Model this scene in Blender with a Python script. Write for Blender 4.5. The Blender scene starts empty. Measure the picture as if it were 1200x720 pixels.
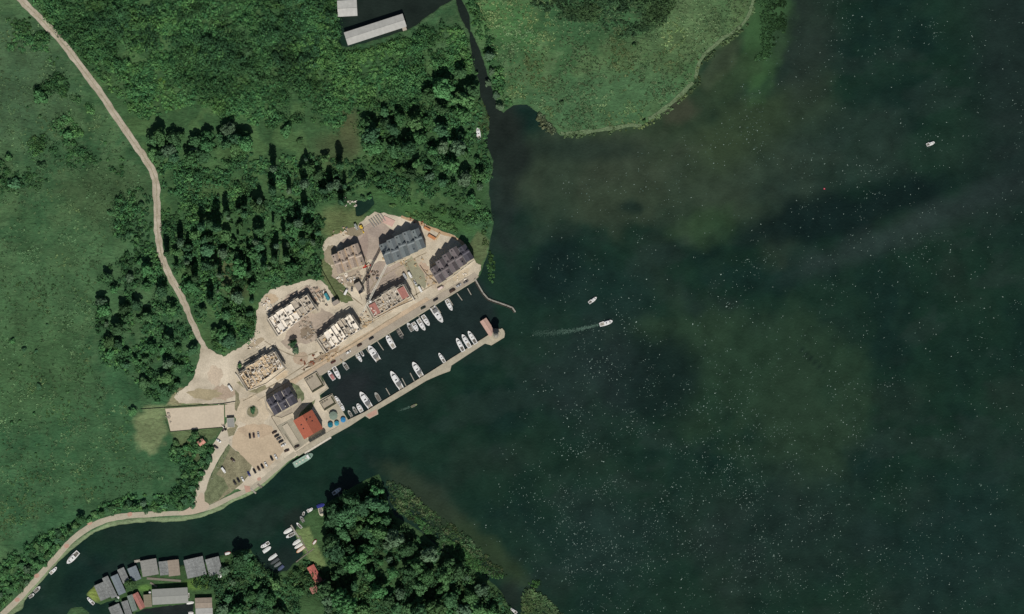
import bpy, math, random
import numpy as np
from mathutils import Vector, Matrix
from mathutils.geometry import tessellate_polygon
random.seed(7); rng = np.random.default_rng(7)
sc = bpy.context.scene
S = 0.75                                   # metres per map unit (map: x right 0..1200, y down 0..720)
def W(x, y): return ((x-600)*S, (360-y)*S)
R = math.radians

# ---------------------------------------------------------------- camera, sky, sun
cam = bpy.data.cameras.new('camera'); co = bpy.data.objects.new('camera', cam)
sc.collection.objects.link(co); sc.camera = co
CH = 9000.0
co.location = (0, 0, CH); co.rotation_euler = (0, 0, 0)
cam.sensor_width = 36; cam.lens = 36*CH/(1200*S); cam.clip_start = 10; cam.clip_end = 60000
SUN_EL, SUN_AZ = 52.0, 176.0               # degrees; azimuth clockwise from north
world = bpy.data.worlds.new('World'); sc.world = world; world.use_nodes = True
wn = world.node_tree; wn.nodes.clear()
sky = wn.nodes.new('ShaderNodeTexSky'); sky.sky_type = 'NISHITA'; sky.sun_disc = False
sky.sun_elevation = R(SUN_EL); sky.sun_rotation = R(SUN_AZ); sky.air_density = 1.2; sky.dust_density = 1.0
bg = wn.nodes.new('ShaderNodeBackground'); bg.inputs[1].default_value = 0.05
wo = wn.nodes.new('ShaderNodeOutputWorld')
wn.links.new(sky.outputs[0], bg.inputs[0]); wn.links.new(bg.outputs[0], wo.inputs[0])
sl = bpy.data.lights.new('sun', 'SUN'); so = bpy.data.objects.new('sun', sl); sc.collection.objects.link(so)
sl.energy = 4.8; sl.angle = R(0.53); sl.color = (1.0, 0.955, 0.89)
az, el = R(SUN_AZ), R(SUN_EL)
sd = Vector((math.sin(az)*math.cos(el), math.cos(az)*math.cos(el), math.sin(el)))
so.rotation_euler = sd.to_track_quat('Z', 'Y').to_euler(); so.location = (0, -200, 600)
sc.view_settings.view_transform = 'Standard'; sc.view_settings.look = 'None'
sc.view_settings.exposure = -0.55; sc.view_settings.gamma = 1.0
sc.cycles.max_bounces = 4

# ---------------------------------------------------------------- helpers
def srgb(r, g, b):
    f = lambda c: (c/255/12.92) if c/255 <= .04045 else ((c/255+.055)/1.055)**2.4
    return (f(r), f(g), f(b), 1)
_m = {}
def mat(name, col, var=0.25, scale=0.6, rough=0.8, bump=0.0, bscale=2.0, objrand=0.0, col2=None, metal=0.0, detail=6, spec=0.3, attr=None, scale2=None):
    if name in _m: return _m[name]
    m = bpy.data.materials.new(name); m.use_nodes = True; nt = m.node_tree; n = nt.nodes; l = nt.links
    b = n['Principled BSDF']; b.inputs['Roughness'].default_value = rough; b.inputs['Metallic'].default_value = metal
    b.inputs['Specular IOR Level'].default_value = spec
    tc = n.new('ShaderNodeTexCoord')
    nz = n.new('ShaderNodeTexNoise'); nz.inputs['Scale'].default_value = scale; nz.inputs['Detail'].default_value = detail
    nz.inputs['Roughness'].default_value = 0.62
    l.new(tc.outputs['Object'], nz.inputs['Vector'])
    c = tuple(col[:3]); c2 = tuple(col2[:3]) if col2 else tuple(x*(1-var) for x in c); c1 = c if col2 else tuple(min(1, x*(1+var)) for x in c)
    mr = n.new('ShaderNodeMapRange'); mr.inputs['From Min'].default_value = 0.33; mr.inputs['From Max'].default_value = 0.67
    l.new(nz.outputs['Fac'], mr.inputs['Value'])
    mx = n.new('ShaderNodeMix'); mx.data_type = 'RGBA'
    mx.inputs[6].default_value = c2+(1,); mx.inputs[7].default_value = c1+(1,)
    l.new(mr.outputs[0], mx.inputs[0]); out = mx.outputs[2]
    if attr:
        at = n.new('ShaderNodeAttribute'); at.attribute_name = attr
        mu = n.new('ShaderNodeMix'); mu.data_type = 'RGBA'; mu.blend_type = 'MULTIPLY'; mu.inputs[0].default_value = 1
        l.new(at.outputs['Color'], mu.inputs[6]); l.new(out, mu.inputs[7]); out = mu.outputs[2]
    if scale2:
        n2 = n.new('ShaderNodeTexNoise'); n2.inputs['Scale'].default_value = scale2; n2.inputs['Detail'].default_value = 4
        l.new(tc.outputs['Object'], n2.inputs['Vector'])
        m2 = n.new('ShaderNodeMapRange'); m2.inputs['From Min'].default_value = .35; m2.inputs['From Max'].default_value = .65
        m2.inputs['To Min'].default_value = 1-var*.8; m2.inputs['To Max'].default_value = 1+var*.8
        l.new(n2.outputs['Fac'], m2.inputs['Value'])
        v2 = n.new('ShaderNodeVectorMath'); v2.operation = 'SCALE'; l.new(out, v2.inputs[0]); l.new(m2.outputs[0], v2.inputs['Scale']); out = v2.outputs[0]
    if objrand:
        oi = n.new('ShaderNodeObjectInfo'); m3 = n.new('ShaderNodeMapRange')
        m3.inputs['To Min'].default_value = 1-objrand; m3.inputs['To Max'].default_value = 1+objrand
        l.new(oi.outputs['Random'], m3.inputs['Value'])
        v3 = n.new('ShaderNodeVectorMath'); v3.operation = 'SCALE'; l.new(out, v3.inputs[0]); l.new(m3.outputs[0], v3.inputs['Scale']); out = v3.outputs[0]
        hs = n.new('ShaderNodeHueSaturation'); m4 = n.new('ShaderNodeMapRange')
        m4.inputs['To Min'].default_value = .475; m4.inputs['To Max'].default_value = .515
        mm = n.new('ShaderNodeMath'); mm.operation = 'FRACT'; mk = n.new('ShaderNodeMath'); mk.operation = 'MULTIPLY'; mk.inputs[1].default_value = 7.3
        l.new(oi.outputs['Random'], mk.inputs[0]); l.new(mk.outputs[0], mm.inputs[0]); l.new(mm.outputs[0], m4.inputs['Value'])
        l.new(m4.outputs[0], hs.inputs['Hue']); l.new(out, hs.inputs['Color']); out = hs.outputs[0]
    l.new(out, b.inputs['Base Color'])
    if bump:
        nb = n.new('ShaderNodeTexNoise'); nb.inputs['Scale'].default_value = bscale; nb.inputs['Detail'].default_value = 5
        l.new(tc.outputs['Object'], nb.inputs['Vector'])
        bp = n.new('ShaderNodeBump'); bp.inputs['Strength'].default_value = 1.0; bp.inputs['Distance'].default_value = bump
        l.new(nb.outputs['Fac'], bp.inputs['Height']); l.new(bp.outputs[0], b.inputs['Normal'])
    _m[name] = m; return m
def tag(o, label=None, cat=None, group=None, kind=None):
    if label: o['label'] = label
    if cat: o['category'] = cat
    if group: o['group'] = group
    if kind: o['kind'] = kind
    return o
COL = sc.collection
def link(name, me, parent=None, loc=(0,0,0), rz=0.0):
    o = bpy.data.objects.new(name, me); COL.objects.link(o); o.location = loc; o.rotation_euler = (0,0,rz)
    if parent: o.parent = parent
    return o
def empty(name, loc, rz=0, label=None, cat=None, group=None):
    o = bpy.data.objects.new(name, None); COL.objects.link(o); o.location = loc; o.rotation_euler = (0,0,rz)
    o.empty_display_size = .5
    return tag(o, label, cat, group)
def copy_tree(o, parent=None):
    c = o.copy(); COL.objects.link(c); c.parent = parent
    for ch in KIDS.get(o.name, [x for x in o.children]): copy_tree(ch, c)
    return c
KIDS = {}
class MB:
    def __init__(s): s.v = []; s.f = []
    def poly(s, pts):
        i = len(s.v); s.v += [tuple(p) for p in pts]; s.f.append(tuple(range(i, i+len(pts)))); return s
    def box(s, x0, x1, y0, y1, z0, z1):
        i = len(s.v); s.v += [(x,y,z) for z in (z0,z1) for x,y in ((x0,y0),(x1,y0),(x1,y1),(x0,y1))]
        s.f += [tuple(i+k for k in q) for q in ((3,2,1,0),(4,5,6,7),(0,1,5,4),(1,2,6,5),(2,3,7,6),(3,0,4,7))]; return s
    def bar(s, a, b, w, h):                  # box beam from a to b, width w, height h
        a, b = Vector(a), Vector(b); d = (b-a).normalized()
        u = d.cross(Vector((0,0,1)));
        if u.length < 1e-3: u = Vector((1,0,0))
        u.normalize(); t = u.cross(d)
        i = len(s.v)
        for p in (a, b):
            for su, st in ((-1,-1),(1,-1),(1,1),(-1,1)): s.v.append(tuple(p+u*su*w/2+t*st*h/2))
        s.f += [tuple(i+k for k in q) for q in ((0,1,2,3),(7,6,5,4),(0,4,5,1),(1,5,6,2),(2,6,7,3),(3,7,4,0))]; return s
    def prism(s, pts, z0, z1):
        n = len(pts); area = sum(pts[k][0]*pts[(k+1)%n][1]-pts[(k+1)%n][0]*pts[k][1] for k in range(n))
        if area < 0: pts = pts[::-1]
        i = len(s.v); s.v += [(p[0],p[1],z0) for p in pts]+[(p[0],p[1],z1) for p in pts]
        tr = tessellate_polygon([[Vector((p[0],p[1],0)) for p in pts]])
        for t in tr:
            a = pts[t[0]]; b = pts[t[1]]; c = pts[t[2]]
            cr = (b[0]-a[0])*(c[1]-a[1])-(c[0]-a[0])*(b[1]-a[1])
            t = t if cr > 0 else t[::-1]
            s.f.append(tuple(i+n+k for k in t)); s.f.append(tuple(i+k for k in t[::-1]))
        for k in range(n):
            j = (k+1)%n; s.f.append((i+k, i+j, i+n+j, i+n+k))
        return s
    def lathe(s, prof, n=12, cx=0, cy=0):    # prof [(r,z)...]
        i = len(s.v)
        for r, z in prof:
            for k in range(n): s.v.append((cx+r*math.cos(2*math.pi*k/n), cy+r*math.sin(2*math.pi*k/n), z))
        for a in range(len(prof)-1):
            for k in range(n):
                j = (k+1)%n; s.f.append((i+a*n+k, i+a*n+j, i+(a+1)*n+j, i+(a+1)*n+k))
        s.f.append(tuple(i+(len(prof)-1)*n+k for k in range(n))); s.f.append(tuple(i+k for k in range(n))[::-1]); return s
    def loft(s, secs, cap=True):
        n = len(secs[0]); i = len(s.v)
        for q in secs: s.v += [tuple(p) for p in q]
        for a in range(len(secs)-1):
            for k in range(n):
                j = (k+1)%n; s.f.append((i+a*n+k, i+a*n+j, i+(a+1)*n+j, i+(a+1)*n+k))
        if cap: s.f.append(tuple(range(i, i+n))[::-1]); s.f.append(tuple(range(i+(len(secs)-1)*n, i+len(secs)*n)))
        return s
    def mesh(s, name, m, smooth=False):
        me = bpy.data.meshes.new(name); me.from_pydata(s.v, [], s.f); me.materials.append(m)
        if smooth: me.polygons.foreach_set('use_smooth', [True]*len(me.polygons))
        me.update(); return me
    def build(s, name, m, parent=None, loc=(0,0,0), rz=0.0, smooth=False):
        return link(name, s.mesh(name, m, smooth), parent, loc, rz)
def quads_mesh(name, V, m, cols=None):       # V (n,4,3)
    n = len(V); me = bpy.data.meshes.new(name)
    me.vertices.add(n*4); me.vertices.foreach_set('co', V.reshape(-1).astype(np.float32))
    me.loops.add(n*4); me.loops.foreach_set('vertex_index', np.arange(n*4, dtype=np.int32))
    me.polygons.add(n); me.polygons.foreach_set('loop_start', np.arange(0, n*4, 4, dtype=np.int32))
    me.materials.append(m)
    if cols is not None:
        a = me.color_attributes.new('tint', 'FLOAT_COLOR', 'POINT')
        c = np.ones((n,4,4), np.float32); c[:,:,:3] = cols[:,None,:]; a.data.foreach_set('color', c.reshape(-1))
    me.update(calc_edges=True); return me
def chaikin(p, it=2, closed=True):
    for _ in range(it):
        q = []; n = len(p)
        rg = range(n) if closed else range(n-1)
        if not closed: q.append(p[0])
        for i in rg:
            a, b = p[i], p[(i+1)%n]
            q += [(a[0]*.75+b[0]*.25, a[1]*.75+b[1]*.25), (a[0]*.25+b[0]*.75, a[1]*.25+b[1]*.75)]
        if not closed: q.append(p[-1])
        p = q
    return p
def inside(P, X, Y):
    c = np.zeros(X.shape, bool); n = len(P)
    for i in range(n):
        x0,y0 = P[i]; x1,y1 = P[(i+1)%n]
        if y0 == y1: continue
        k = ((y0 > Y) != (y1 > Y)) & (X < (x1-x0)*(Y-y0)/(y1-y0)+x0); c ^= k
    return c
def dist(P, X, Y, closed=True):
    d = np.full(X.shape, 1e18); n = len(P)
    for i in range(n if closed else n-1):
        x0,y0 = P[i]; x1,y1 = P[(i+1)%n]; dx, dy = x1-x0, y1-y0; L = dx*dx+dy*dy+1e-9
        t = np.clip(((X-x0)*dx+(Y-y0)*dy)/L, 0, 1); d = np.minimum(d, (X-x0-t*dx)**2+(Y-y0-t*dy)**2)
    return np.sqrt(d)
def sdf(P, X, Y):
    d = dist(P, X, Y); return np.where(inside(P, X, Y), d, -d)
def rough_poly(p, amp=1.0, step=4.0, seed=0):   # subdivide and wobble an outline
    r = random.Random(seed); q = []
    for i in range(len(p)):
        a, b = p[i], p[(i+1)%len(p)]; L = math.hypot(b[0]-a[0], b[1]-a[1]); n = max(1, int(L/step))
        for k in range(n):
            t = k/n; q.append((a[0]+(b[0]-a[0])*t+r.uniform(-amp,amp), a[1]+(b[1]-a[1])*t+r.uniform(-amp,amp)))
    return q
def noise2(X, Y, scale, seed=0, octv=4):
    r = np.random.default_rng(seed); out = np.zeros(X.shape); a = 1.0; tot = 0
    for o in range(octv):
        G = r.random((64,64)); x = X/scale*2**o+r.random()*64; y = Y/scale*2**o+r.random()*64
        xi = np.floor(x).astype(int); yi = np.floor(y).astype(int); fx = x-xi; fy = y-yi
        fx = fx*fx*(3-2*fx); fy = fy*fy*(3-2*fy); g = lambda i,j: G[i%64, j%64]
        out += a*((g(xi,yi)*(1-fx)+g(xi+1,yi)*fx)*(1-fy)+(g(xi,yi+1)*(1-fx)+g(xi+1,yi+1)*fx)*fy); tot += a; a *= .55
    return out/tot
def sm(x, a, b): t = np.clip((x-a)/(b-a), 0, 1); return t*t*(3-2*t)

# ---------------------------------------------------------------- outlines (map units)
B = 6000
QN = [(375.6,439.4),(557,328)]
MAIN = [(-B,-B),(394,-B),(395,0),(396,22),(395,53),(408,56),(440,48),(479,35),(488,30),(504,18),(516,9),(532,0),(532,-3),(536,12),(541,24),(549,40),(552,66),(557,85),(561,100),(562,114),(568,126),(572,140),(572,156),(566,163),
 (572,175),(577,188),(576,202),(572,215),(574,235),(577,262),(573,290),(567,308),(562,322),(557,328),(375.6,439.4),(384.4,455),(374,463),(376.5,468),(389,462),(407.8,492.2),(409,499),(378,517),(350,534.4),(341,539),(332,546.7),(319,559.4),(306.7,571),(290,580),(269,589.4),(262,595),(240,605),(210,610),(160,611.6),(130,616),(110,623),(102,630),(80,646),(71,655),(50,679),(41,689),(27,705),(26,712),(15,719),(-10,745),(-80,800),(-900,1500),(-B,2600)]
EAST = [(542,-B),(542,0),(550,16),(553,36),(563,58),(570,80),(578,106),(584,128),(590,131),(600,123),(617,122),(632,132),(644,143),(650,150),(657,158),(680,156),(700,154),(720,150),(750,147),(770,136),(787,122),(800,110),(812,98),(816,82),(820,68),(837,53),(856,40),(870,30),(878,16),(882,0),(900,-80),(1000,-400),(1600,-B)]
SOUTH = [(102,697),(110,688),(135,676),(165,668),(205,664),(240,660),(262,652),(282,645),(293,644),(300,655),(310,667),(325,673),(337,669),(346,660),(357,650),(350,636),(345,624),(352,611),(363,601),(377,594),(396,583),(412,573),(430,563),(443,557),(449,570),(453,588),(462,606),(478,614),(494,625),(520,648),(545,663),(570,678),(588,695),(600,722),(640,900),(900,2000),(900,B),(-200,B),(-100,1000),(60,820),(120,760),(150,724),(157,716),(150,706),(135,702),(118,708),(108,704)]
ISLE = [(78,722),(84,714),(96,712),(104,718),(106,724),(90,730)]
SB = [(157,718),(171,712.5),(182,711),(227,706),(228,722),(228,760),(180,770)]   # little basin south of the sheds
NW2 = [(168,686),(219,681),(220,684),(182,689),(172,692)]
POND = [(417,233),(427,236),(437,228),(439,240),(433,247),(425,254),(417,254),(415,245)]

# ---------------------------------------------------------------- ground sheet (one grid, banks dip below the water)
def axis(lo, hi, step):
    c = list(np.arange(lo, hi+.1, step)); g = step; x = lo; lowv = []
    while x > -B: g *= 1.6; x -= g; lowv.append(x)
    x = hi; g = step; hiv = []
    while x < B: g *= 1.6; x += g; hiv.append(x)
    return np.array(lowv[::-1]+c+hiv)
gx = axis(-60, 960, 2.0); gy = axis(-60, 780, 2.0)
X, Y = np.meshgrid(gx, gy)
land = np.maximum.reduce([sdf(MAIN, X, Y), sdf(EAST, X, Y), sdf(SOUTH, X, Y), sdf(ISLE, X, Y)])
land = np.minimum(land, -sdf(SB, X, Y)); land = np.minimum(land, -sdf(POND, X, Y))
quay = np.minimum.reduce([dist([(562,322),(375.6,439.4),(384.4,455),(376,468),(389,462),(407.8,492.2),(409,499),(350,534),(332,546)], X, Y, False)])
wob = (noise2(X, Y, 9, 3)-.5)*3.0*np.clip(quay/12, 0, 1)
lz = land+wob
Z = np.where(lz > 0, 0.0, 0)+np.clip(lz*0.55-.1, -2.4, 0)+np.clip(noise2(X, Y, 14, 5)-.5, -1, 1)*.3*sm(lz, 1, 6)
n1 = noise2(X, Y, 60, 11, 5); n2 = noise2(X, Y, 18, 12, 4); n3 = noise2(X, Y, 150, 13, 3)
def C(r,g,b): return np.array(srgb(r,g,b)[:3])
col = np.empty(X.shape+(3,))
base = C(60,90,60)
col[:] = base
def paint(mask, c, a=1.0):
    m = np.clip(mask*a, 0, 1)[...,None]; col[:] = col*(1-m)+c*m
paint(sm(n1, .45, .7), C(72,101,66), .9); paint(sm(n2, .5, .75), C(50,80,53), .7); paint(sm(n3, .5, .75), C(66,92,58), .6)
def blob(x, y, rx, ry, a=0, soft=.5, amp=.35, sc_=14, seed=1):
    ca, sa = math.cos(R(a)), math.sin(R(a)); dx, dy = X-x, -(Y-y)
    d = np.sqrt(((dx*ca+dy*sa)/rx)**2+((-dx*sa+dy*ca)/ry)**2)+(noise2(X, Y, sc_, seed)-.5)*amp*2
    return 1-sm(d, 1-soft/2, 1+soft/2)
def reg(P, soft=3.0, amp=3.0, seed=2):
    return sm(sdf(P, X, Y)+(noise2(X, Y, 10, seed)-.5)*2*amp, -soft/2, soft/2)
m8 = noise2(X, Y, 8, 81, 4); m9 = noise2(X, Y, 32, 82, 4)
paint(sm(m8,.52,.68), C(84,106,74), .4); paint(sm(1-m8,.54,.7), C(46,76,50), .4); paint(sm(m9,.5,.66), C(80,104,70), .5)
# meadow tints
paint(blob(60,540,170,120,0,1.0), C(52,88,60), .55)
paint(blob(70,330,120,60,20,1.0), C(72,101,68), .6)
paint(blob(40,440,60,60,0,1.0), C(70,96,62), .5)
paint(blob(120,225,60,30,0,1.0), C(66,84,56), .6)
paint(blob(20,90,60,80,0,1.2), C(70,92,68), .6)
paint(reg([(40,0),(395,0),(400,60),(550,60),(575,120),(570,260),(440,250),(380,320),(240,415),(190,280),(185,200),(120,110)], 8), C(58,86,54), .8); paint(reg([(40,0),(395,0),(400,60),(550,60),(575,120),(570,260),(440,250),(380,320),(240,415),(190,280),(185,200),(120,110)], 8)*sm(n2,.5,.62), C(76,102,64), .7)
paint(blob(408,152,12,34,10,.9), C(82,82,58), .7); paint(blob(395,175,32,18,0,.9), C(70,78,54), .7); paint(blob(370,108,9,11,0), C(86,82,62), .7)
paint(blob(243,222,30,12,0,.7), C(72,96,60), .9); paint(blob(245,195,20,6,0,.7), C(70,98,62), .8); paint(blob(150,95,22,10,-20,.8), C(70,96,62), .8); paint(blob(330,300,10,16,0,.8), C(74,96,62), .8); paint(blob(285,330,10,18,0,.8), C(80,92,62), .8); paint(blob(265,318,12,30,15,.8), C(86,88,62), .7); paint(blob(222,82,14,10,0,.8), C(70,90,60), .8)
paint(blob(190,95,4,3,0,.8), C(120,150,60), .8)
paint(blob(404,262,30,20,0,.7), C(98,108,72), .9); paint(blob(500,250,60,10,-22,.7), C(66,98,58), .9)
paint(reg([(385,300),(396,322),(410,345),(418,352),(408,356),(392,350),(380,330),(374,308)],3,2), C(96,104,72), 1)
paint(reg([(548,288),(560,272),(574,282),(571,300),(562,318)],3,2), C(84,96,66), 1)
paint(reg([(158,482),(192,478),(194,500),(192,520),(180,530),(165,528),(156,510)],9,8), C(118,128,92), .85)
paint(reg([(165,476),(262,470),(262,474),(192,480),(168,483)],3,2), C(110,122,88), .8)
paint(reg([(210,455),(262,465),(262,473),(196,474),(200,466)],3,3), C(150,142,112), .9)
paint(reg([(200,505),(262,500),(252,515),(235,520),(215,530),(205,520)],4,3), C(92,104,72), .9)
paint(blob(222,530,16,14,-30,.8), C(84,92,64), .9)
# east meadow
paint(sm(sdf(EAST,X,Y),-3,3), C(70,101,66), .9); paint(sm(sdf(EAST,X,Y),0,6)*sm(n1,.45,.7), C(82,108,70), .6); paint(sm(sdf(EAST,X,Y),0,6)*sm(n2,.5,.7), C(60,94,60), .5)
paint(sm(sdf(EAST,X,Y),0,5)*sm(m8,.5,.66), C(92,114,80), .5); paint(sm(sdf(EAST,X,Y),0,5)*sm(1-m8,.52,.68), C(56,86,56), .5); paint(sm(sdf(EAST,X,Y),0,5)*sm(m9,.5,.64), C(90,108,72), .45)
paint(blob(800,25,55,45,0,1.0)*sm(sdf(EAST,X,Y),0,4), C(88,108,74), .7); paint(blob(700,120,100,35,10,.9)*sm(sdf(EAST,X,Y),0,4), C(70,102,70), .8)
paint(blob(590,25,45,28,-20,.9)*sm(sdf(EAST,X,Y),0,4), C(72,112,66), .6); paint(blob(700,20,70,30,0,.9)*sm(sdf(EAST,X,Y),0,4), C(52,86,56), .8)
# south
paint(sm(sdf(SOUTH,X,Y),-4,2), C(60,84,52), .8)
paint(reg([(345,622),(362,618),(372,640),(382,662),(376,668),(362,656),(352,640)],2,1), C(108,124,80), 1)
paint(blob(232,685,16,6,0,.8), C(98,126,62), .8); paint(blob(110,694,8,10,30,.7), C(122,134,72), .9); paint(blob(170,690,8,4,0,.8), C(96,130,66), .8)
# bank strips pale along the channel
ch = dist([(332,548),(319,560.5),(306.7,572),(290,581),(269,590.4),(240,606),(210,611),(160,612.6),(130,617),(102,631),(80,647),(50,680),(27,705),(10,722)], X, Y, False)
paint((1-sm(ch, 4.0, 6.0))*sm(sdf(MAIN,X,Y),-3,0), C(128,140,108), .85)
paint(sm(-lz, .3, 2.5), C(45,50,38), 1)
nx_, ny_ = len(gx), len(gy)
V = np.stack([(X-600)*S, (360-Y)*S, Z], -1).reshape(-1,3)
idx = np.arange(nx_*ny_).reshape(ny_, nx_)
F = np.stack([idx[1:,:-1], idx[1:,1:], idx[:-1,1:], idx[:-1,:-1]], -1).reshape(-1,4)
def grid_mesh(name, V, F, colr, m):
    me = bpy.data.meshes.new(name); me.vertices.add(len(V)); me.vertices.foreach_set('co', V.reshape(-1).astype(np.float32))
    me.loops.add(F.size); me.loops.foreach_set('vertex_index', F.reshape(-1).astype(np.int32))
    me.polygons.add(len(F)); me.polygons.foreach_set('loop_start', np.arange(0, F.size, 4, dtype=np.int32))
    me.polygons.foreach_set('use_smooth', np.ones(len(F), bool)); me.materials.append(m)
    a = me.color_attributes.new('tint', 'FLOAT_COLOR', 'POINT'); c = np.ones((len(V),4), np.float32); c[:,:3] = colr.reshape(-1,3)
    a.data.foreach_set('color', c.reshape(-1)); me.update(calc_edges=True); return me
gm = mat('ground_cover', (1.74,1.88,1.78), var=.24, scale=.35, rough=.95, bump=.55, bscale=.33, attr='tint', scale2=.05, spec=.1)
nt = gm.node_tree; n = nt.nodes; l = nt.links; tc = n.new('ShaderNodeTexCoord'); mp = n.new('ShaderNodeMapping'); mp.inputs['Scale'].default_value = (.10,.20,.1); mp.inputs['Rotation'].default_value = (0,0,R(35))
nz = n.new('ShaderNodeTexNoise'); nz.inputs['Scale'].default_value = 1.0; nz.inputs['Detail'].default_value = 7; nz.inputs['Roughness'].default_value = .68; nz.inputs['Distortion'].default_value = 1.4
l.new(tc.outputs['Object'], mp.inputs[0]); l.new(mp.outputs[0], nz.inputs['Vector'])
bp = n.new('ShaderNodeBump'); bp.inputs['Distance'].default_value = 1.7; bp.inputs['Strength'].default_value = .9
old = [x for x in n if x.type == 'BUMP' and x != bp][0]; l.new(nz.outputs['Fac'], bp.inputs['Height']); l.new(old.outputs[0], bp.inputs['Normal']); l.new(bp.outputs[0], n['Principled BSDF'].inputs['Normal'])
link('ground', grid_mesh('ground', V, F, col, gm)).__setitem__('kind', 'structure')

# ---------------------------------------------------------------- water
X0, Y0 = X, Y
wx = axis(-60, 1260, 5.0); wy = axis(-60, 780, 5.0); X, Y = np.meshgrid(wx, wy)
col = np.empty(X.shape+(3,)); col[:] = C(24,48,37)
n1 = noise2(X, Y, 70, 21, 5); n2 = noise2(X, Y, 200, 22, 4); n3 = noise2(X, Y, 26, 23, 4)
paint(sm(n2,.5,.7), C(28,52,42), .7); paint(sm(n1,.5,.75), C(36,51,43), .6); paint(sm(1-n1,.5,.75), C(18,38,36), .6)
def wb(*a, c, al=.8, **k): paint(blob(*a, **k), C(*c), al)
m5 = noise2(X, Y, 34, 41, 5); m6 = noise2(X, Y, 90, 42, 5); m7 = noise2(X+Y*.5, Y*2.2, 60, 43, 5)
paint(sm(m5,.52,.66), C(32,54,42), .3); paint(sm(m6,.54,.66), C(32,55,43), .4); paint(sm(1-m5,.54,.66), C(20,40,34), .35); paint(sm(m7,.56,.66), C(38,54,48), .45)
ed = -sdf(EAST,X,Y); paint((1-sm(ed+(m5-.5)*40, 4, 34))*sm(ed,-4,0)*sm(X,640,700), C(52,70,48), .75); paint((1-sm(ed+(m5-.5)*30, 2, 13))*sm(ed,-4,0)*sm(X,640,700), C(64,88,56), .7)
wb(760,205,170,60,-8, c=(56,70,54), al=.8, soft=1.1, amp=.9, sc_=50)
wb(870,150,90,35,20, c=(54,70,48), al=.8, soft=1.1, amp=.6, sc_=40)
wb(900,38,28,72,-12, c=(60,92,56), al=.9, soft=.6, amp=.35, sc_=14)
wb(862,88,18,42,-42, c=(52,72,48), al=.85, soft=.9, amp=.6, sc_=12); wb(800,135,50,16,28, c=(48,64,46), al=.8, soft=1.0, amp=.7, sc_=12)
wb(945,60,35,60,-15, c=(42,54,46), al=.7, soft=1.0, amp=.6, sc_=30)
wb(830,266,42,20,8, c=(52,76,50), al=.7, soft=.9, amp=.6, sc_=20)
wb(720,230,50,40,0, c=(56,68,52), al=.6, soft=1., amp=.8, sc_=20)
wb(700,190,90,28,8, c=(58,68,54), al=.55, soft=1.1, amp=.9, sc_=18)
wb(655,215,22,60,-15, c=(48,64,50), al=.6, soft=1., amp=.6, sc_=20)
wb(980,180,90,50,20, c=(42,58,50), al=.6, soft=1.2, amp=.6, sc_=40)
wb(890,440,120,80,-25, c=(40,62,45), al=.8, soft=.8, amp=.8, sc_=40)
wb(800,390,75,24,8, c=(42,63,46), al=.8, soft=.6, amp=.6, sc_=30)
wb(930,500,60,70,20, c=(42,62,46), al=.7, soft=1.0, amp=.7, sc_=40)
wb(975,252,150,24,14, c=(17,33,31), al=.92, soft=1.0, amp=.6, sc_=40)
wb(760,435,62,55,0, c=(20,36,33), al=.85, soft=.7, amp=.5, sc_=40)
wb(650,320,28,45,-25, c=(18,34,33), al=.8, soft=.8, amp=.4, sc_=30)
wb(700,345,60,30,0, c=(24,46,42), al=.6, soft=1., amp=.4, sc_=30)
wb(740,243,14,8,0, c=(24,40,34), al=.8, soft=.8, amp=.4, sc_=10)
wb(1080,262,150,15,22, c=(45,59,56), al=.72, soft=1.4, amp=.5, sc_=40)
wb(1160,222,60,13,24, c=(40,55,52), al=.6, soft=1.2, amp=.5, sc_=40)
wb(1190,60,50,200,0, c=(32,44,42), al=.7, soft=1.2, amp=.3, sc_=60)
wb(690,440,50,60,20, c=(38,52,50), al=.6, soft=1.2, amp=.5, sc_=30)
wb(700,640,70,60,0, c=(32,52,48), al=.5, soft=1.2, amp=.5, sc_=30)
wb(900,620,120,60,0, c=(34,48,45), al=.5, soft=1.2, amp=.5, sc_=50)
wb(1130,640,90,90,0, c=(24,46,44), al=.6, soft=1.2, amp=.5, sc_=50)
wb(540,620,90,16,-40, c=(50,66,44), al=.8, soft=.9, amp=.5, sc_=20)
wb(500,580,60,16,-35, c=(46,58,46), al=.7, soft=1., amp=.5, sc_=20)
wb(590,230,18,70,5, c=(34,44,42), al=.7, soft=1., amp=.5, sc_=20)
wb(795,130,22,14,20, c=(62,66,52), al=.8, soft=.8, amp=.5, sc_=14)
wb(845,75,12,34,-38, c=(70,80,60), al=.45, soft=.7, amp=.5, sc_=14)
wb(680,175,60,14,0, c=(36,50,42), al=.7, soft=1., amp=.5, sc_=14)
cn = dist([(530,-50),(537,0),(546,20),(551,45),(560,75),(570,105),(577,130),(588,160),(600,185)], X, Y, False)
paint(1-sm(cn, 14, 34), C(32,41,36), 1); wb(470,10,70,45,0, c=(33,42,37), al=.95, soft=.9)
wb(590,145,22,20,0, c=(33,41,36), al=.8, soft=.8, amp=.4)
paint(sm(sdf([(370,440),(562,322),(580,350),(590,395),(412,497)],X,Y),-2,8), C(32,43,43), .8)
wb(410,455,30,16,32, c=(38,42,44), al=.7, soft=.8); wb(330,660,26,18,0, c=(30,42,38), al=.8, soft=1.1); wb(345,610,12,14,0, c=(34,40,36), al=.6)
wb(200,712,40,10,0, c=(36,40,40), al=.9, soft=.5); wb(598,700,14,18,20, c=(34,42,36), al=.6, soft=.7)
wb(950,420,45,1.2,-48, c=(20,34,30), al=.7, soft=1.); wb(1120,530,40,1.5,-25, c=(40,58,52), al=.5, soft=1.)
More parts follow.
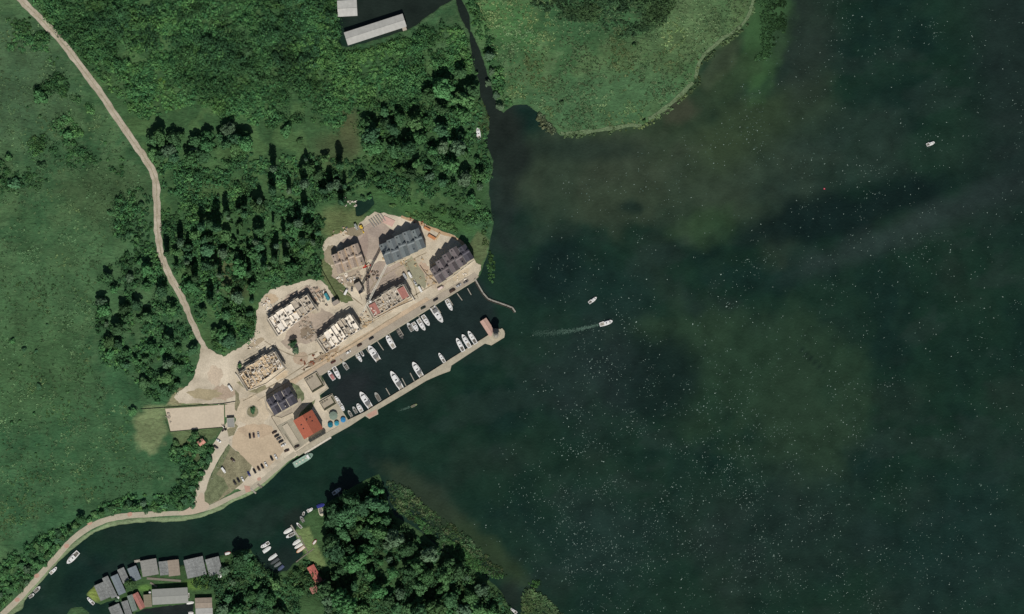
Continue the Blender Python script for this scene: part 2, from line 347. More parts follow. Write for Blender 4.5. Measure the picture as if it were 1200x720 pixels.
mw = bpy.data.materials.new('lake_water'); mw.use_nodes = True; nt = mw.node_tree; n = nt.nodes; l = nt.links; b = n['Principled BSDF']
at = n.new('ShaderNodeAttribute'); at.attribute_name = 'tint'; tc = n.new('ShaderNodeTexCoord')
nz = n.new('ShaderNodeTexNoise'); nz.inputs['Scale'].default_value = .055; nz.inputs['Detail'].default_value = 9; nz.inputs['Roughness'].default_value = .62
nz.inputs['Distortion'].default_value = 0.25
l.new(tc.outputs['Object'], nz.inputs['Vector'])
mr = n.new('ShaderNodeMapRange'); mr.inputs['From Min'].default_value = .3; mr.inputs['From Max'].default_value = .7; mr.inputs['To Min'].default_value = .74; mr.inputs['To Max'].default_value = 1.28
l.new(nz.outputs['Fac'], mr.inputs['Value'])
vs = n.new('ShaderNodeVectorMath'); vs.operation = 'SCALE'; l.new(at.outputs['Color'], vs.inputs[0]); l.new(mr.outputs[0], vs.inputs['Scale'])
l.new(vs.outputs[0], b.inputs['Base Color']); b.inputs['Roughness'].default_value = .12; b.inputs['IOR'].default_value = 1.333
nb = n.new('ShaderNodeTexNoise'); nb.inputs['Scale'].default_value = .5; nb.inputs['Detail'].default_value = 6; l.new(tc.outputs['Object'], nb.inputs['Vector'])
bp = n.new('ShaderNodeBump'); bp.inputs['Distance'].default_value = .5; bp.inputs['Strength'].default_value = .8; l.new(nb.outputs['Fac'], bp.inputs['Height']); l.new(bp.outputs[0], b.inputs['Normal'])
WZ = -0.6
V = np.stack([(X-600)*S, (360-Y)*S, np.full(X.shape, WZ)], -1).reshape(-1,3)
idx = np.arange(X.size).reshape(X.shape); F = np.stack([idx[1:,:-1], idx[1:,1:], idx[:-1,1:], idx[:-1,:-1]], -1).reshape(-1,4)
link('lake_water', grid_mesh('lake_water', V, F, col, mw)).__setitem__('kind', 'structure')

# pale quads for foam and wave glints; the glint is put into their colour
def flecks(name, pts, sizes, m, ang=35):
    n_ = len(pts); th = R(ang)+rng.normal(0,.7,n_); a = sizes*(.55+rng.random(n_)*.7); bb = sizes*(.3+.3*rng.random(n_))
    u = np.stack([np.cos(th)*a, np.sin(th)*a], -1)*.5; v = np.stack([-np.sin(th)*bb, np.cos(th)*bb], -1)*.5
    c = np.stack([(pts[:,0]-600)*S, (360-pts[:,1])*S], -1); Q = np.empty((n_,4,3)); Q[:,:,2] = WZ+.05
    for k,(su,sv) in enumerate(((-1,-.3),(.2,-1),(1,.3),(-.2,1))): Q[:,k,:2] = c+u*su+v*sv
    Q[:,:,2] += np.array([0,.03,.05,.02]); return quads_mesh(name, Q, m)
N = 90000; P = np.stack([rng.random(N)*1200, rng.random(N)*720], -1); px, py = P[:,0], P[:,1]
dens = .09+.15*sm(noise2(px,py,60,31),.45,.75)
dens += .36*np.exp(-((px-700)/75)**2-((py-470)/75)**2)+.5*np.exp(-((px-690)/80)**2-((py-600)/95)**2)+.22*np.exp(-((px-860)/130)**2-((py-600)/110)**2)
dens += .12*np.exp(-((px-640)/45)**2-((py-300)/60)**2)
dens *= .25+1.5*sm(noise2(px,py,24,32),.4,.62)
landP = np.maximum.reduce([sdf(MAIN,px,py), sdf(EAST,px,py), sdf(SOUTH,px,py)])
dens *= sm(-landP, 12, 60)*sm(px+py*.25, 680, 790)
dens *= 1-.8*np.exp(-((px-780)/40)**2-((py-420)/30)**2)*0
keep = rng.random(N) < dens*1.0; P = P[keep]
sz = .55+.75*rng.random(len(P))**2; big = rng.random(len(P)) < .04; sz[big] *= 1.5
fm = mat('foam', srgb(150,170,160), var=.25, rough=.6); fm2 = mat('glint_colour', srgb(80,106,96), var=.2, rough=.5)
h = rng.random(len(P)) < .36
tag(link('foam_glint_flecks', flecks('foam_glint_flecks', P[h], sz[h], fm)), 'pale flecks of foam and painted wave glints scattered over the dark open lake', 'foam', kind='stuff')
tag(link('painted_glints', flecks('painted_glints', P[~h], sz[~h]*1.15, fm2)), 'dull grey flecks painted as ripple glints on the open lake', 'ripples', kind='stuff')

# ---------------------------------------------------------------- paved and bare surfaces
sand = mat('sand_yard', srgb(222,210,188), col2=srgb(172,162,142), var=.12, scale=.045, rough=.95, bump=.08, bscale=1.5, scale2=.9, spec=.1, detail=10)
sand2 = mat('compacted_sand', srgb(194,176,150), var=.10, scale=.06, rough=.95, scale2=.6, spec=.1)
roadm = mat('dirt_road', srgb(196,186,168), col2=srgb(162,152,132), var=.16, scale=.11, rough=.95, scale2=1.2, spec=.1)
conc = mat('quay_concrete', srgb(178,170,150), var=.12, scale=.2, rough=.9, scale2=1.5, spec=.15)
asph = mat('pale_asphalt', srgb(168,158,142), var=.1, scale=.12, rough=.9, scale2=1.0, spec=.15)
grassm = mat('lawn', srgb(112,120,90), var=.3, scale=.25, rough=.95, bump=.2, bscale=1.0, scale2=1.4, spec=.1)
dryg = mat('dry_grass', srgb(136,132,106), var=.28, scale=.16, rough=.95, bump=.2, bscale=.9, scale2=1.2, spec=.1)
lz_ = [0.10]
def sheet(name, pts, m, z, kind='structure', depth=.4):
    o = MB().prism([W(*p) for p in pts], z-depth, z).build(name, m); o['kind'] = kind; return o
def ribbon(name, line, width, m, z, wob=0.0, depth=.4):
    line = chaikin(line, 2, False); r = random.Random(3); n_ = len(line); A, Bp = [], []
    for i,(x,y) in enumerate(line):
        a = line[max(0,i-1)]; c = line[min(n_-1,i+1)]; d = math.hypot(c[0]-a[0], c[1]-a[1]); nx, ny = -(c[1]-a[1])/d, (c[0]-a[0])/d
        w = (width(i/(n_-1)) if callable(width) else width)/2
        A.append(W(x+nx*(w+r.uniform(-wob,wob)), y+ny*(w+r.uniform(-wob,wob)))); Bp.append(W(x-nx*(w+r.uniform(-wob,wob)), y-ny*(w+r.uniform(-wob,wob))))
    mb = MB()
    for i in range(n_-1):
        mb.f.append(tuple(len(mb.v)+k for k in range(4))); mb.v += [A[i]+(z,), A[i+1]+(z,), Bp[i+1]+(z,), Bp[i]+(z,)]
        for P_ in (A, Bp): mb.poly([P_[i]+(z,), P_[i+1]+(z,), P_[i+1]+(z-depth,), P_[i]+(z-depth,)])
    o = mb.build(name, m); o['kind'] = 'structure'; return o
sheet('site_ground', rough_poly([(236,404),(246,410),(262,418),(278,409),(296,398),(300,384),(301,364),(306,350),(318,340),(330,336),(345,333),(360,328),(374,328),(384,336),(392,350),(404,356),(414,352),(402,334),(390,316),(381,303),(378,290),(382,280),(400,272),(418,266),(430,254),(440,249),(452,250),(470,254),(486,258),(500,265),(520,272),(536,278),(546,288),(552,300),(558,308),(565,310),(561,322),(556,328.5),(375,440),(384,455),(374,463),(376,468),(389,462),(407,492),(409,498.5),(378,516.5),(350,534),(334,543),(318,556),(305,568),(291,575.5),(276,573),(292,556),(294,545),(286,536),(276,528),(268,521),(264,506),(276,501),(276,474),(262,474),(210,473),(204,466),(210,458),(222,450),(228,440),(231,428),(234,416)], .9, 2.6, 4), sand, .16)
sheet('parking_area', rough_poly([(272,505),(300,500),(318,500),(330,520),(334,528),(316,546),(300,552),(294,545),(284,534),(272,524)], .8, 5, 5), sand2, .164)
ribbon('dirt_road', [(14,-14),(24,0),(37,12),(57,32),(75,52),(92,75),(108,96),(125,120),(142,145),(157,168),(166,180),(177,197),(183,212),(184,242),(184,267),(187,292),(197,322),(210,342),(218,360),(226,380),(234,397),(242,412)], lambda t: 8.2 if t < .75 else 8.2-(t-.75)*12, roadm, .12, .9)
ribbon('approach_road', [(272,499),(262,516),(250,534),(241,552),(236,568),(235,584),(228,596)], lambda t: 15 if t < .45 else 15-(t-.45)*12, mat('approach_gravel', srgb(198,188,168), var=.1, scale=.1, scale2=1.0, rough=.95), .168, .2)
ribbon('shore_path', [(346,531),(333,541),(318,555),(303,567),(291,574.5),(268,584),(255,591),(240,597),(222,601),(200,602),(170,603),(145,605),(125,609),(108,616),(92,626),(80,637),(68,651),(56,664),(40,682),(26,698),(10,714),(-14,735)], lambda t: 6.8 if t > .45 else 5.6, mat('path_sand', srgb(180,172,152), var=.12, scale=.1, scale2=1.1, rough=.95), .172, .35)
sheet('road_junction', chaikin([(236,575),(241,584),(247,594),(238,600),(222,604),(205,603),(222,596),(230,586)], 2), mat('junction_gravel', srgb(190,174,154), var=.08), .178)
sheet('grass_triangle', rough_poly([(268,522),(276,528),(286,536),(295,546),(292,556),(284,566),(270,578),(256,587),(246,591),(240,588),(240,580),(244,566),(252,550),(261,536)], .5, 5, 6), dryg, .2)
for k, P_ in enumerate([[(240,588),(240,578),(246,562),(253,556),(262,560),(268,572),(256,586),(246,591)], [(266,523),(270,524),(262,542),(250,562),(246,560),(256,541)]]):
    sheet('grass_patch', rough_poly(P_, .6, 4, 9+k), grassm, .206+.003*k)
for k, (cx_, cy_, rx_, ry_, ang_, cc_) in enumerate([(430,285,34,22,-20,(170,156,142)),(450,325,30,18,-30,(168,154,140)),(405,318,20,14,-10,(172,158,140)),(515,322,22,14,-30,(184,170,150)),(360,385,34,16,-32,(172,158,142)),(345,352,30,9,-28,(178,162,146)),(445,322,16,9,-30,(160,146,132)),(425,292,7,20,10,(160,144,132)),(388,300,8,12,0,(150,140,118)),(415,330,10,8,0,(158,146,126)),(472,318,10,5,-30,(172,158,138)),
  (486,320,9,22,-28,(150,148,124)),(498,318,7,12,-28,(190,168,146)),(462,360,22,3,-32,(170,152,128)),(376,420,26,3,-32,(152,134,112)),(330,366,4,14,20,(168,150,130)),(318,350,8,6,0,(196,176,148)),(360,390,9,8,0,(138,124,106)),
  (368,345,10,9,0,(184,160,138)),(300,402,12,3,-30,(172,158,134)),(330,440,9,4,-30,(196,178,150)),(252,440,9,12,0,(200,184,162)),(262,460,14,9,0,(176,158,138)),(240,462,20,7,0,(168,156,126)),(296,482,22,18,0,(198,184,160)),
  (300,505,22,8,0,(190,170,144)),(415,272,12,5,0,(140,130,108)),(440,272,10,6,0,(164,150,138)),(540,322,12,5,-30,(190,176,152)),(352,420,9,8,0,(178,160,138)),(440,345,4,14,-35,(176,164,144))]):
    sheet('bare_patch', [(cx_+(rx_*math.cos(a_/26*6.283)*math.cos(R(ang_))-ry_*math.sin(a_/26*6.283)*math.sin(R(ang_)))*random.uniform(.78,1.15), cy_+(rx_*math.cos(a_/26*6.283)*math.sin(R(ang_))+ry_*math.sin(a_/26*6.283)*math.cos(R(ang_)))*random.uniform(.78,1.15)) for a_ in range(26)], mat('bare_patch_%d_%d_%d' % cc_, srgb(*cc_), var=.14, scale=.1, scale2=.9, detail=9, rough=.95), .1655+.0022*(k%6), depth=.1)
# quay road along the basin
sheet('quay_road', [(376,430),(556,319.5),(561,324.5),(556.5,328.6),(375.2,440.2),(366,436)], asph, .3)
sheet('site_track', rough_poly([(330,452),(352,438),(376,423),(420,396),(460,372),(500,348),(505,352),(460,379),(420,404),(378,430),(366,436),(350,447),(335,460)], .4, 6, 12), mat('site_track', srgb(190,170,144), var=.12, scale=.12, scale2=1.0), .18)
sheet('promenade', [(389,461.5),(407.8,492.2),(427.8,482.8),(470,456.9),(476.7,452.8),(500,438.6),(530,419.4),(573.3,392.2),(576,388),(580,385),(584,385.5),(586.5,386),(588.3,384.8),(591,388),(591.7,391.7),(590.8,395.8),(575.8,405),(568.3,402.8),(529,428.6),(527.5,435),(515,439.6),(500,446.2),(470,464.4),(442.5,480.5),(443.3,485.6),(432.8,491),(427.8,487.8),(410,499.6),(378,517.2),(350,534.8),(346,530.5),(380,509),(396,500),(375,470),(377,467)], conc, .45, depth=1.8)
sheet('quay_wall', [(375.6,439.0),(557,327.6),(557.6,328.8),(376.2,440.6),(385.4,455.2),(374.6,463.4),(373.5,462.4),(383.6,455)], conc, .40, depth=1.8)
pink = mat('pink_paving', srgb(188,152,134), var=.1, scale=.3)
sheet('brick_paving', [(429,486.5),(441,479.5),(442.2,485.2),(433,490)], pink, .454, depth=.2)
sheet('brick_paving', [(286,569),(293,570),(294,576),(288,577.5)], pink, .19)
for k,(x,y,r_) in enumerate([(303.5,561.5,2.4),(78,640,3),(105,613,3),(152,603,3),(43,675,3),(20,703,3)]):
    sheet('brick_paving', chaikin([(x-r_,y-r_*.6),(x+r_,y-r_),(x+r_,y+r_*.6),(x-r_*.8,y+r_)],1), pink, .184+.001*k)
# sports ground / storage slab with edge strips
sheet('concrete_slab', [(193.5,479.2),(262.5,474.6),(262.8,500.6),(240,502),(200,506)], mat('pale_slab', srgb(204,190,168), var=.07, scale=.07, scale2=.5, rough=.9), .30)
sheet('concrete_slab', [(263.6,474.5),(275,473.4),(275.6,488),(266,489),(264,489)], mat('pale_slab', srgb(204,190,168)), .30)
sheet('gravel_verge', rough_poly([(275,456),(280,462),(281,472),(277,482),(274,478),(276,468)], .4, 3, 3), dryg, .21)
sheet('gravel_verge', rough_poly([(266,504),(276,497),(279,500),(274,510),(268,512)], .4, 3, 4), dryg, .21)
sheet('gravel_verge', rough_poly([(277,448),(284,453),(293,460),(303,461),(312,455),(310,450),(300,456),(290,453),(282,447)], .4, 3, 5), dryg, .21)
sheet('lawn_edge', rough_poly([(340,448),(350,452),(356,461),(357,468),(350,474),(344,478),(349,468),(346,458)], .4, 3, 6), grassm, .22)
sheet('lawn_edge', rough_poly([(352,484),(362,474),(370,468),(366,478),(360,486),(350,490)], .4, 3, 7), grassm, .22)
sheet('paved_apron', [(310,470),(312,480),(319,488),(330,490),(346,482),(354,474),(352,466),(346,472),(322,487),(314,478),(312,470)], asph, .24)
ribbon('orange_earth_edge', [(470,254.5),(486,259),(500,265.5),(520,273.5),(536,280),(545,288)], 3.2, mat('orange_earth', srgb(184,156,122), var=.2, scale=.4), .19, .7)
rm_ = mat('reed_rim', srgb(104,124,90), var=.3, scale=.5, scale2=1.5, rough=.95, bump=.3, bscale=1.2)
for a_, w_ in (([(657,157),(672,156.5),(700,153.5),(722,149),(752,146.5)], 4.0), ([(760,140),(771,134),(788,120),(801,108),(812,97)], 4.2), ([(815,92),(817,82),(821,68),(838,52),(857,39),(871,29),(879,15),(883,0),(886,-12)], 3.4)):
    ribbon('reed_rim', a_, w_, rm_, .22, 1.0, depth=.8)
rut = mat('rut_dirt', srgb(150,138,116), var=.3, scale=.3, scale2=1.2, rough=.95)
ribbon('track_centre', [(24,0),(37,12),(57,32),(75,52),(92,75),(108,96),(125,120),(142,145),(157,168),(166,180),(177,197),(183,212),(184,242),(184,267),(187,292),(197,322),(210,342),(218,360),(226,380)], 1.1, mat('track_grass', srgb(160,152,128), var=.3, scale=.4), .135, .5, depth=.1)
for k_, ln_ in enumerate([[(285,470),(300,462),(330,446),(370,420),(420,388),(470,356),(520,326)],[(302,470),(330,452),(372,428),(424,396),(470,366)],[(430,345),(440,330),(458,318),(480,306),(500,296)],[(428,300),(432,320),(440,334)],[(398,340),(412,348),(425,358)],[(310,400),(330,412),(352,420),(372,412)],[(490,350),(484,330),(478,312)]]):
    ribbon('tyre_track', ln_, 1.0, rut, .186+.003*(k_%3), .4, depth=.1)
# round planted island
sheet('roundabout', [(296+7.4*math.cos(k/24*6.283), 482.5+7.4*math.sin(k/24*6.283)) for k in range(24)], mat('kerb_stone', srgb(176,168,150)), .28)
sheet('roundabout_lawn', [(296+6.6*math.cos(k/24*6.283), 482.5+6.6*math.sin(k/24*6.283)) for k in range(24)], dryg, .29)

# ---------------------------------------------------------------- materials for things
slate = mat('slate_roof', srgb(122,130,131), var=.14, scale=.9, rough=.6, bump=.03, bscale=3, objrand=.12)
slate2 = mat('brown_slate_roof', srgb(118,110,110), var=.13, scale=.9, rough=.65, bump=.03, bscale=3, objrand=.12)
anth = mat('anthracite_roof', srgb(88,86,94), var=.12, scale=.9, rough=.6, objrand=.08)
redt = mat('red_tile', srgb(172,98,76), var=.12, scale=.8, rough=.8, bump=.04, bscale=3)
redd = mat('pink_red_roof', srgb(166,114,104), var=.15, scale=.8, rough=.8)
felt = mat('grey_roofing_felt', srgb(130,133,131), var=.22, scale=.35, rough=.85, objrand=.10, scale2=1.5)
felt2 = mat('pale_metal_roof', srgb(182,182,176), var=.1, scale=.3, rough=.6, objrand=.12)
plaster = mat('white_plaster', srgb(214,206,190), var=.08, scale=.8)
plaster2 = mat('fresh_blockwork', srgb(236,228,214), var=.12, scale=1.0, scale2=3)
rawc = mat('raw_concrete', srgb(178,168,152), var=.2, scale=.5, scale2=2.5)
wood = mat('weathered_wood', srgb(126,120,108), var=.2, scale=2)
darkwood = mat('dark_timber', srgb(92,80,68), var=.2, scale=2)
newwood = mat('new_timber', srgb(196,170,132), var=.22, scale=1.2)
glass = mat('window_glass', (.02,.025,.03), var=.2, rough=.1, spec=.8)
white = mat('white_gelcoat', (.80,.80,.78), var=.05, scale=.6, rough=.3, spec=.5, objrand=.04)
greyd = mat('boat_deck_grey', srgb(158,158,150), var=.15, scale=1.0)
cock = mat('cockpit_floor', srgb(104,100,92), var=.2, scale=1.2)
steel = mat('galvanised_steel', srgb(170,170,166), var=.1, metal=.3, rough=.5)
yell = mat('yellow_paint', srgb(226,190,70), var=.08, rough=.5)
black = mat('black_rubber', (.02,.02,.02), var=.2)

def local(cx, cy, ang): x, y = W(cx, cy); return (x, y, 0), R(ang)
def frame(p00, p10, p01):
    """corner, end of length side, end of depth side in map units -> centre, angle, length, depth (metres)"""
    L = math.hypot(p10[0]-p00[0], p10[1]-p00[1])*S; D = math.hypot(p01[0]-p00[0], p01[1]-p00[1])*S
    a = math.degrees(math.atan2(-(p10[1]-p00[1]), p10[0]-p00[0]))
    cx = (p10[0]+p01[0])/2; cy = (p10[1]+p01[1])/2; return cx, cy, a, L, D
_winm = {}
def window(parent, x, y, z, ax, w=1.1, h=1.3, fm_=None):
    k = (w, h)
    if k not in _winm:
        f = MB(); f.box(-w/2-.08, w/2+.08, -.06, .06, -.08, 0).box(-w/2-.08, w/2+.08, -.06, .06, h, h+.08).box(-w/2-.08, -w/2, -.06, .06, 0, h).box(w/2, w/2+.08, -.06, .06, 0, h).box(-.03,.03,-.05,.05,0,h)
        g = MB().box(-w/2, w/2, -.03, .03, 0, h)
        _winm[k] = (f.mesh('window', plaster), g.mesh('pane', glass))
    a, b_ = _winm[k]; o = link('window', a, parent, (x, y, z), ax); link('pane', b_, o); return o
def gable(name, cx, cy, ang, L, D, eave, ridge, roofm, wallm, label, cat='building', z0=0.0, over=.35, group=None, chim=0, win=True, ribs=0, skylights=0):
    loc, rz = local(cx, cy, ang); r = empty(name, loc, rz, label, cat, group)
    t = .18; hl, hd = L/2, D/2; Li, Di = hl-over, hd-over
    k = (ridge-eave)/hd; ei = eave+over*k*0
    w = MB(); w.loft([[(sx*Li, -Di, z0), (sx*Li, Di, z0), (sx*Li, Di, eave), (sx*Li, 0, ridge-.12), (sx*Li, -Di, eave)] for sx in (-1, 1)]); w.build('wall', wallm, r)
    for s in (-1, 1):
        m_ = MB(); m_.loft([[(x, 0, ridge+.02), (x, s*hd, eave-.02), (x, s*hd, eave-.02+t), (x, 0, ridge+t+.02)] for x in ((-hl, hl) if s > 0 else (hl, -hl))]); rf = m_.build('roof', roofm, r)
        if ribs:
            q = MB()
            for i in range(ribs+1):
                x = -hl+.05+(L-.1)*i/ribs; q.bar((x, 0, ridge+t+.05), (x, s*(hd-.02), eave+t), .09, .08)
            q.build('seam', roofm, rf)
    MB().bar((-hl, 0, ridge+t+.06), (hl, 0, ridge+t+.06), .35, .14).build('ridge_cap', roofm, r)
    for c in range(chim):
        x = -hl*.4+c*hl*.8; ch_ = MB().box(x-.4, x+.4, .6, 1.4, ridge-1.2, ridge+.9).build('chimney', plaster, r); MB().box(x-.5, x+.5, .5, 1.5, ridge+.9, ridge+1.0).build('chimney_cap', darkwood, ch_)
    for c in range(skylights):
        x = -hl*.5+c*1.9; y = -hd*.55 if c % 2 else hd*.5; zc = ridge-abs(y)*k+t+.05
        sg = math.copysign(1, y)
        MB().loft([[(xx, y-.6, zc+.6*k*sg-.03), (xx, y+.6, zc-.6*k*sg-.03), (xx, y+.6, zc-.6*k*sg+.07), (xx, y-.6, zc+.6*k*sg+.07)] for xx in (x-.5, x+.5)]).build('skylight', glass, r)
    if win:
        nn = max(1, int(L/3.2)); zs = [1.0+2.8*i for i in range(max(1, int((eave-.4)/2.8)))]
        for z in zs:
            if z+1.3 > eave: continue
            for i in range(nn):
                x = -Li+(i+.5)*2*Li/nn
                window(r, x, -Di-.03, z+z0*0, 0); window(r, x, Di+.03, z, math.pi)
            for i in range(max(1, int(D/4))):
                y = -Di+(i+.5)*2*Di/max(1, int(D/4)); window(r, Li+.03, y, z, math.pi/2); window(r, -Li-.03, y, z, math.pi/2)
    return r
def rowhouse(name, fr, n, stag, eave, ridge, roofm, label, line=None, lines=True, dorm=True, caps=None, widths=None, roofset=None):
    line = line or mat('party_wall', srgb(128,130,130), var=.1); caps = caps or plaster
    cx, cy, ang, L, D = fr; loc, rz = local(cx, cy, ang); r = empty(name, loc, rz, label, 'building')
    ws = widths or [L/n]*n; x = -L/2
    for i in range(n):
        x0, x1 = x, x+ws[i]; x = x1; xm = (x0+x1)/2; y0, y1 = -D/2+stag[i][0], D/2+stag[i][1]; hw = (x1-x0)/2
        rm = roofset[i] if roofset else roofm
        MB().loft([[(x0+.05, y, 0), (x1-.05, y, 0), (x1-.05, y, eave), (xm, y, ridge-.15), (x0+.05, y, eave)] for y in (y1-.4, y0+.4)]).build('wall', plaster, r)
        for s in (-1, 1):
            rf = MB().loft([[(xm, y, ridge), (xm+s*(hw-.03), y, eave), (xm+s*(hw-.03), y, eave+.2), (xm, y, ridge+.2)] for y in ((y0, y1) if s < 0 else (y1, y0))]).build('roof', rm, r)
        MB().bar((xm, y0, ridge+.24), (xm, y1, ridge+.24), .3, .12).build('ridge_cap', rm, r)
        if lines and i > 0:
            MB().box(x0-.2, x0+.2, y0+.2, y1-.2, eave-1, eave+.75).build('parapet', line, r)
        MB().box(x0+.15, x1-.15, y1-.05, y1+.32, eave-.5, eave+.1).build('gutter', caps, r)
        if dorm:
            k = (ridge-eave)/hw
            yy = (y0+y1)/2+(-1 if i % 2 else .6); d = hw*.85
            dm = MB().loft([[(xx, yy-1.3, ridge-.2), (xx, yy+1.3, ridge-.2), (xx, yy+1.3, ridge+.1), (xx, yy, ridge+.8), (xx, yy-1.3, ridge+.1)] for xx in (xm-d, xm+d)]).build('dormer', rm, r)
            MB().box(xm+d-.02, xm+d+.06, yy-.8, yy+.8, ridge-.15, ridge+.25).build('dormer_window', glass, dm)
            y2 = y1-1.8; xs = xm-hw*.5; zc = ridge-.5*hw*k+.25
            MB().loft([[(xs-.5, yv, zc-.5*k), (xs+.5, yv, zc+.5*k), (xs+.5, yv, zc+.5*k+.08), (xs-.5, yv, zc-.5*k+.08)] for yv in (y2+.6, y2-.6)]).build('skylight', glass, r)
            MB().box(xm+.3, xm+1.0, y0+2.0, y0+2.8, ridge-1.0, ridge+1.0).build('chimney', line, r) if i % 2 else None
        for z in (1.0, 3.8, 6.6):
            if z+1.3 < eave:
                for q in (-.5, .5): window(r, xm+q*hw, y0+.36, z, 0); window(r, xm+q*hw, y1-.36, z, math.pi)
                if i == 0: window(r, x0+.02, 0, z, math.pi/2)
                if i == n-1: window(r, x1-.02, 0, z, math.pi/2)
        # balcony / terrace walls on the sunny side
        MB().box(x0+.4, x1-.4, y0-1.4, y0+.35, 2.7, 2.9).build('balcony', conc, r)
    return r

# finished houses
gable('red_roof_house', 361.3, 497.6, -59.5, 25.5*S, 25.6*S, 8.2, 13.6, redt, plaster, 'large house with orange-red tiled gable roof beside the promenade', over=.5, chim=1, skylights=4)
gable('harbour_house', 330.3, 470.6, -59, 19.5*S, 10*S, 9.5, 13.0, anth, plaster, 'middle bay placeholder', over=.2) if False else None
rowhouse('dark_roof_house', frame((311.7,469),(339,453.6),(322,487)), 3, [(0,0),(0,.8),(0,0)], 8.2, 11.8, anth, 'dark anthracite roofed house with two pale roof lines beside the roundabout', line=plaster, dorm=True)
rowhouse('grey_row_house', frame((443.5,286.5),(491,268.2),(453.2,311)), 5, [(0,-.9),(.4,.3),(.8,1.2),(1.4,1.7),(2.2,.6)], 8.3, 11.8, slate, 'long grey-green slate terrace of five stepped gables under the northern bank')
rowhouse('brown_row_house', frame((500.8,313.4),(544.5,286.4),(514.6,332)), 5, [(-.6,-2.6),(.2,0),(1.0,1.6),(1.8,2.6),(2.6,-.3)], 9.6, 13.2, slate2, 'brown-grey roofed terrace of stepped gables nearest the footbridge', roofset=[slate2, slate2, slate2, slate2, anth])
rowhouse('unfinished_tan_house', frame((386.5,298.5),(419,287),(397,321)), 4, [(-.5,-1.2),(0,0),(.4,.8),(0,1.2)], 7.0, 10.2, mat('roof_boarding', srgb(182,166,150), var=.22, scale=.8), 'tan boarded roof of unfinished terrace at the site\'s north-west corner', line=newwood, dorm=True)

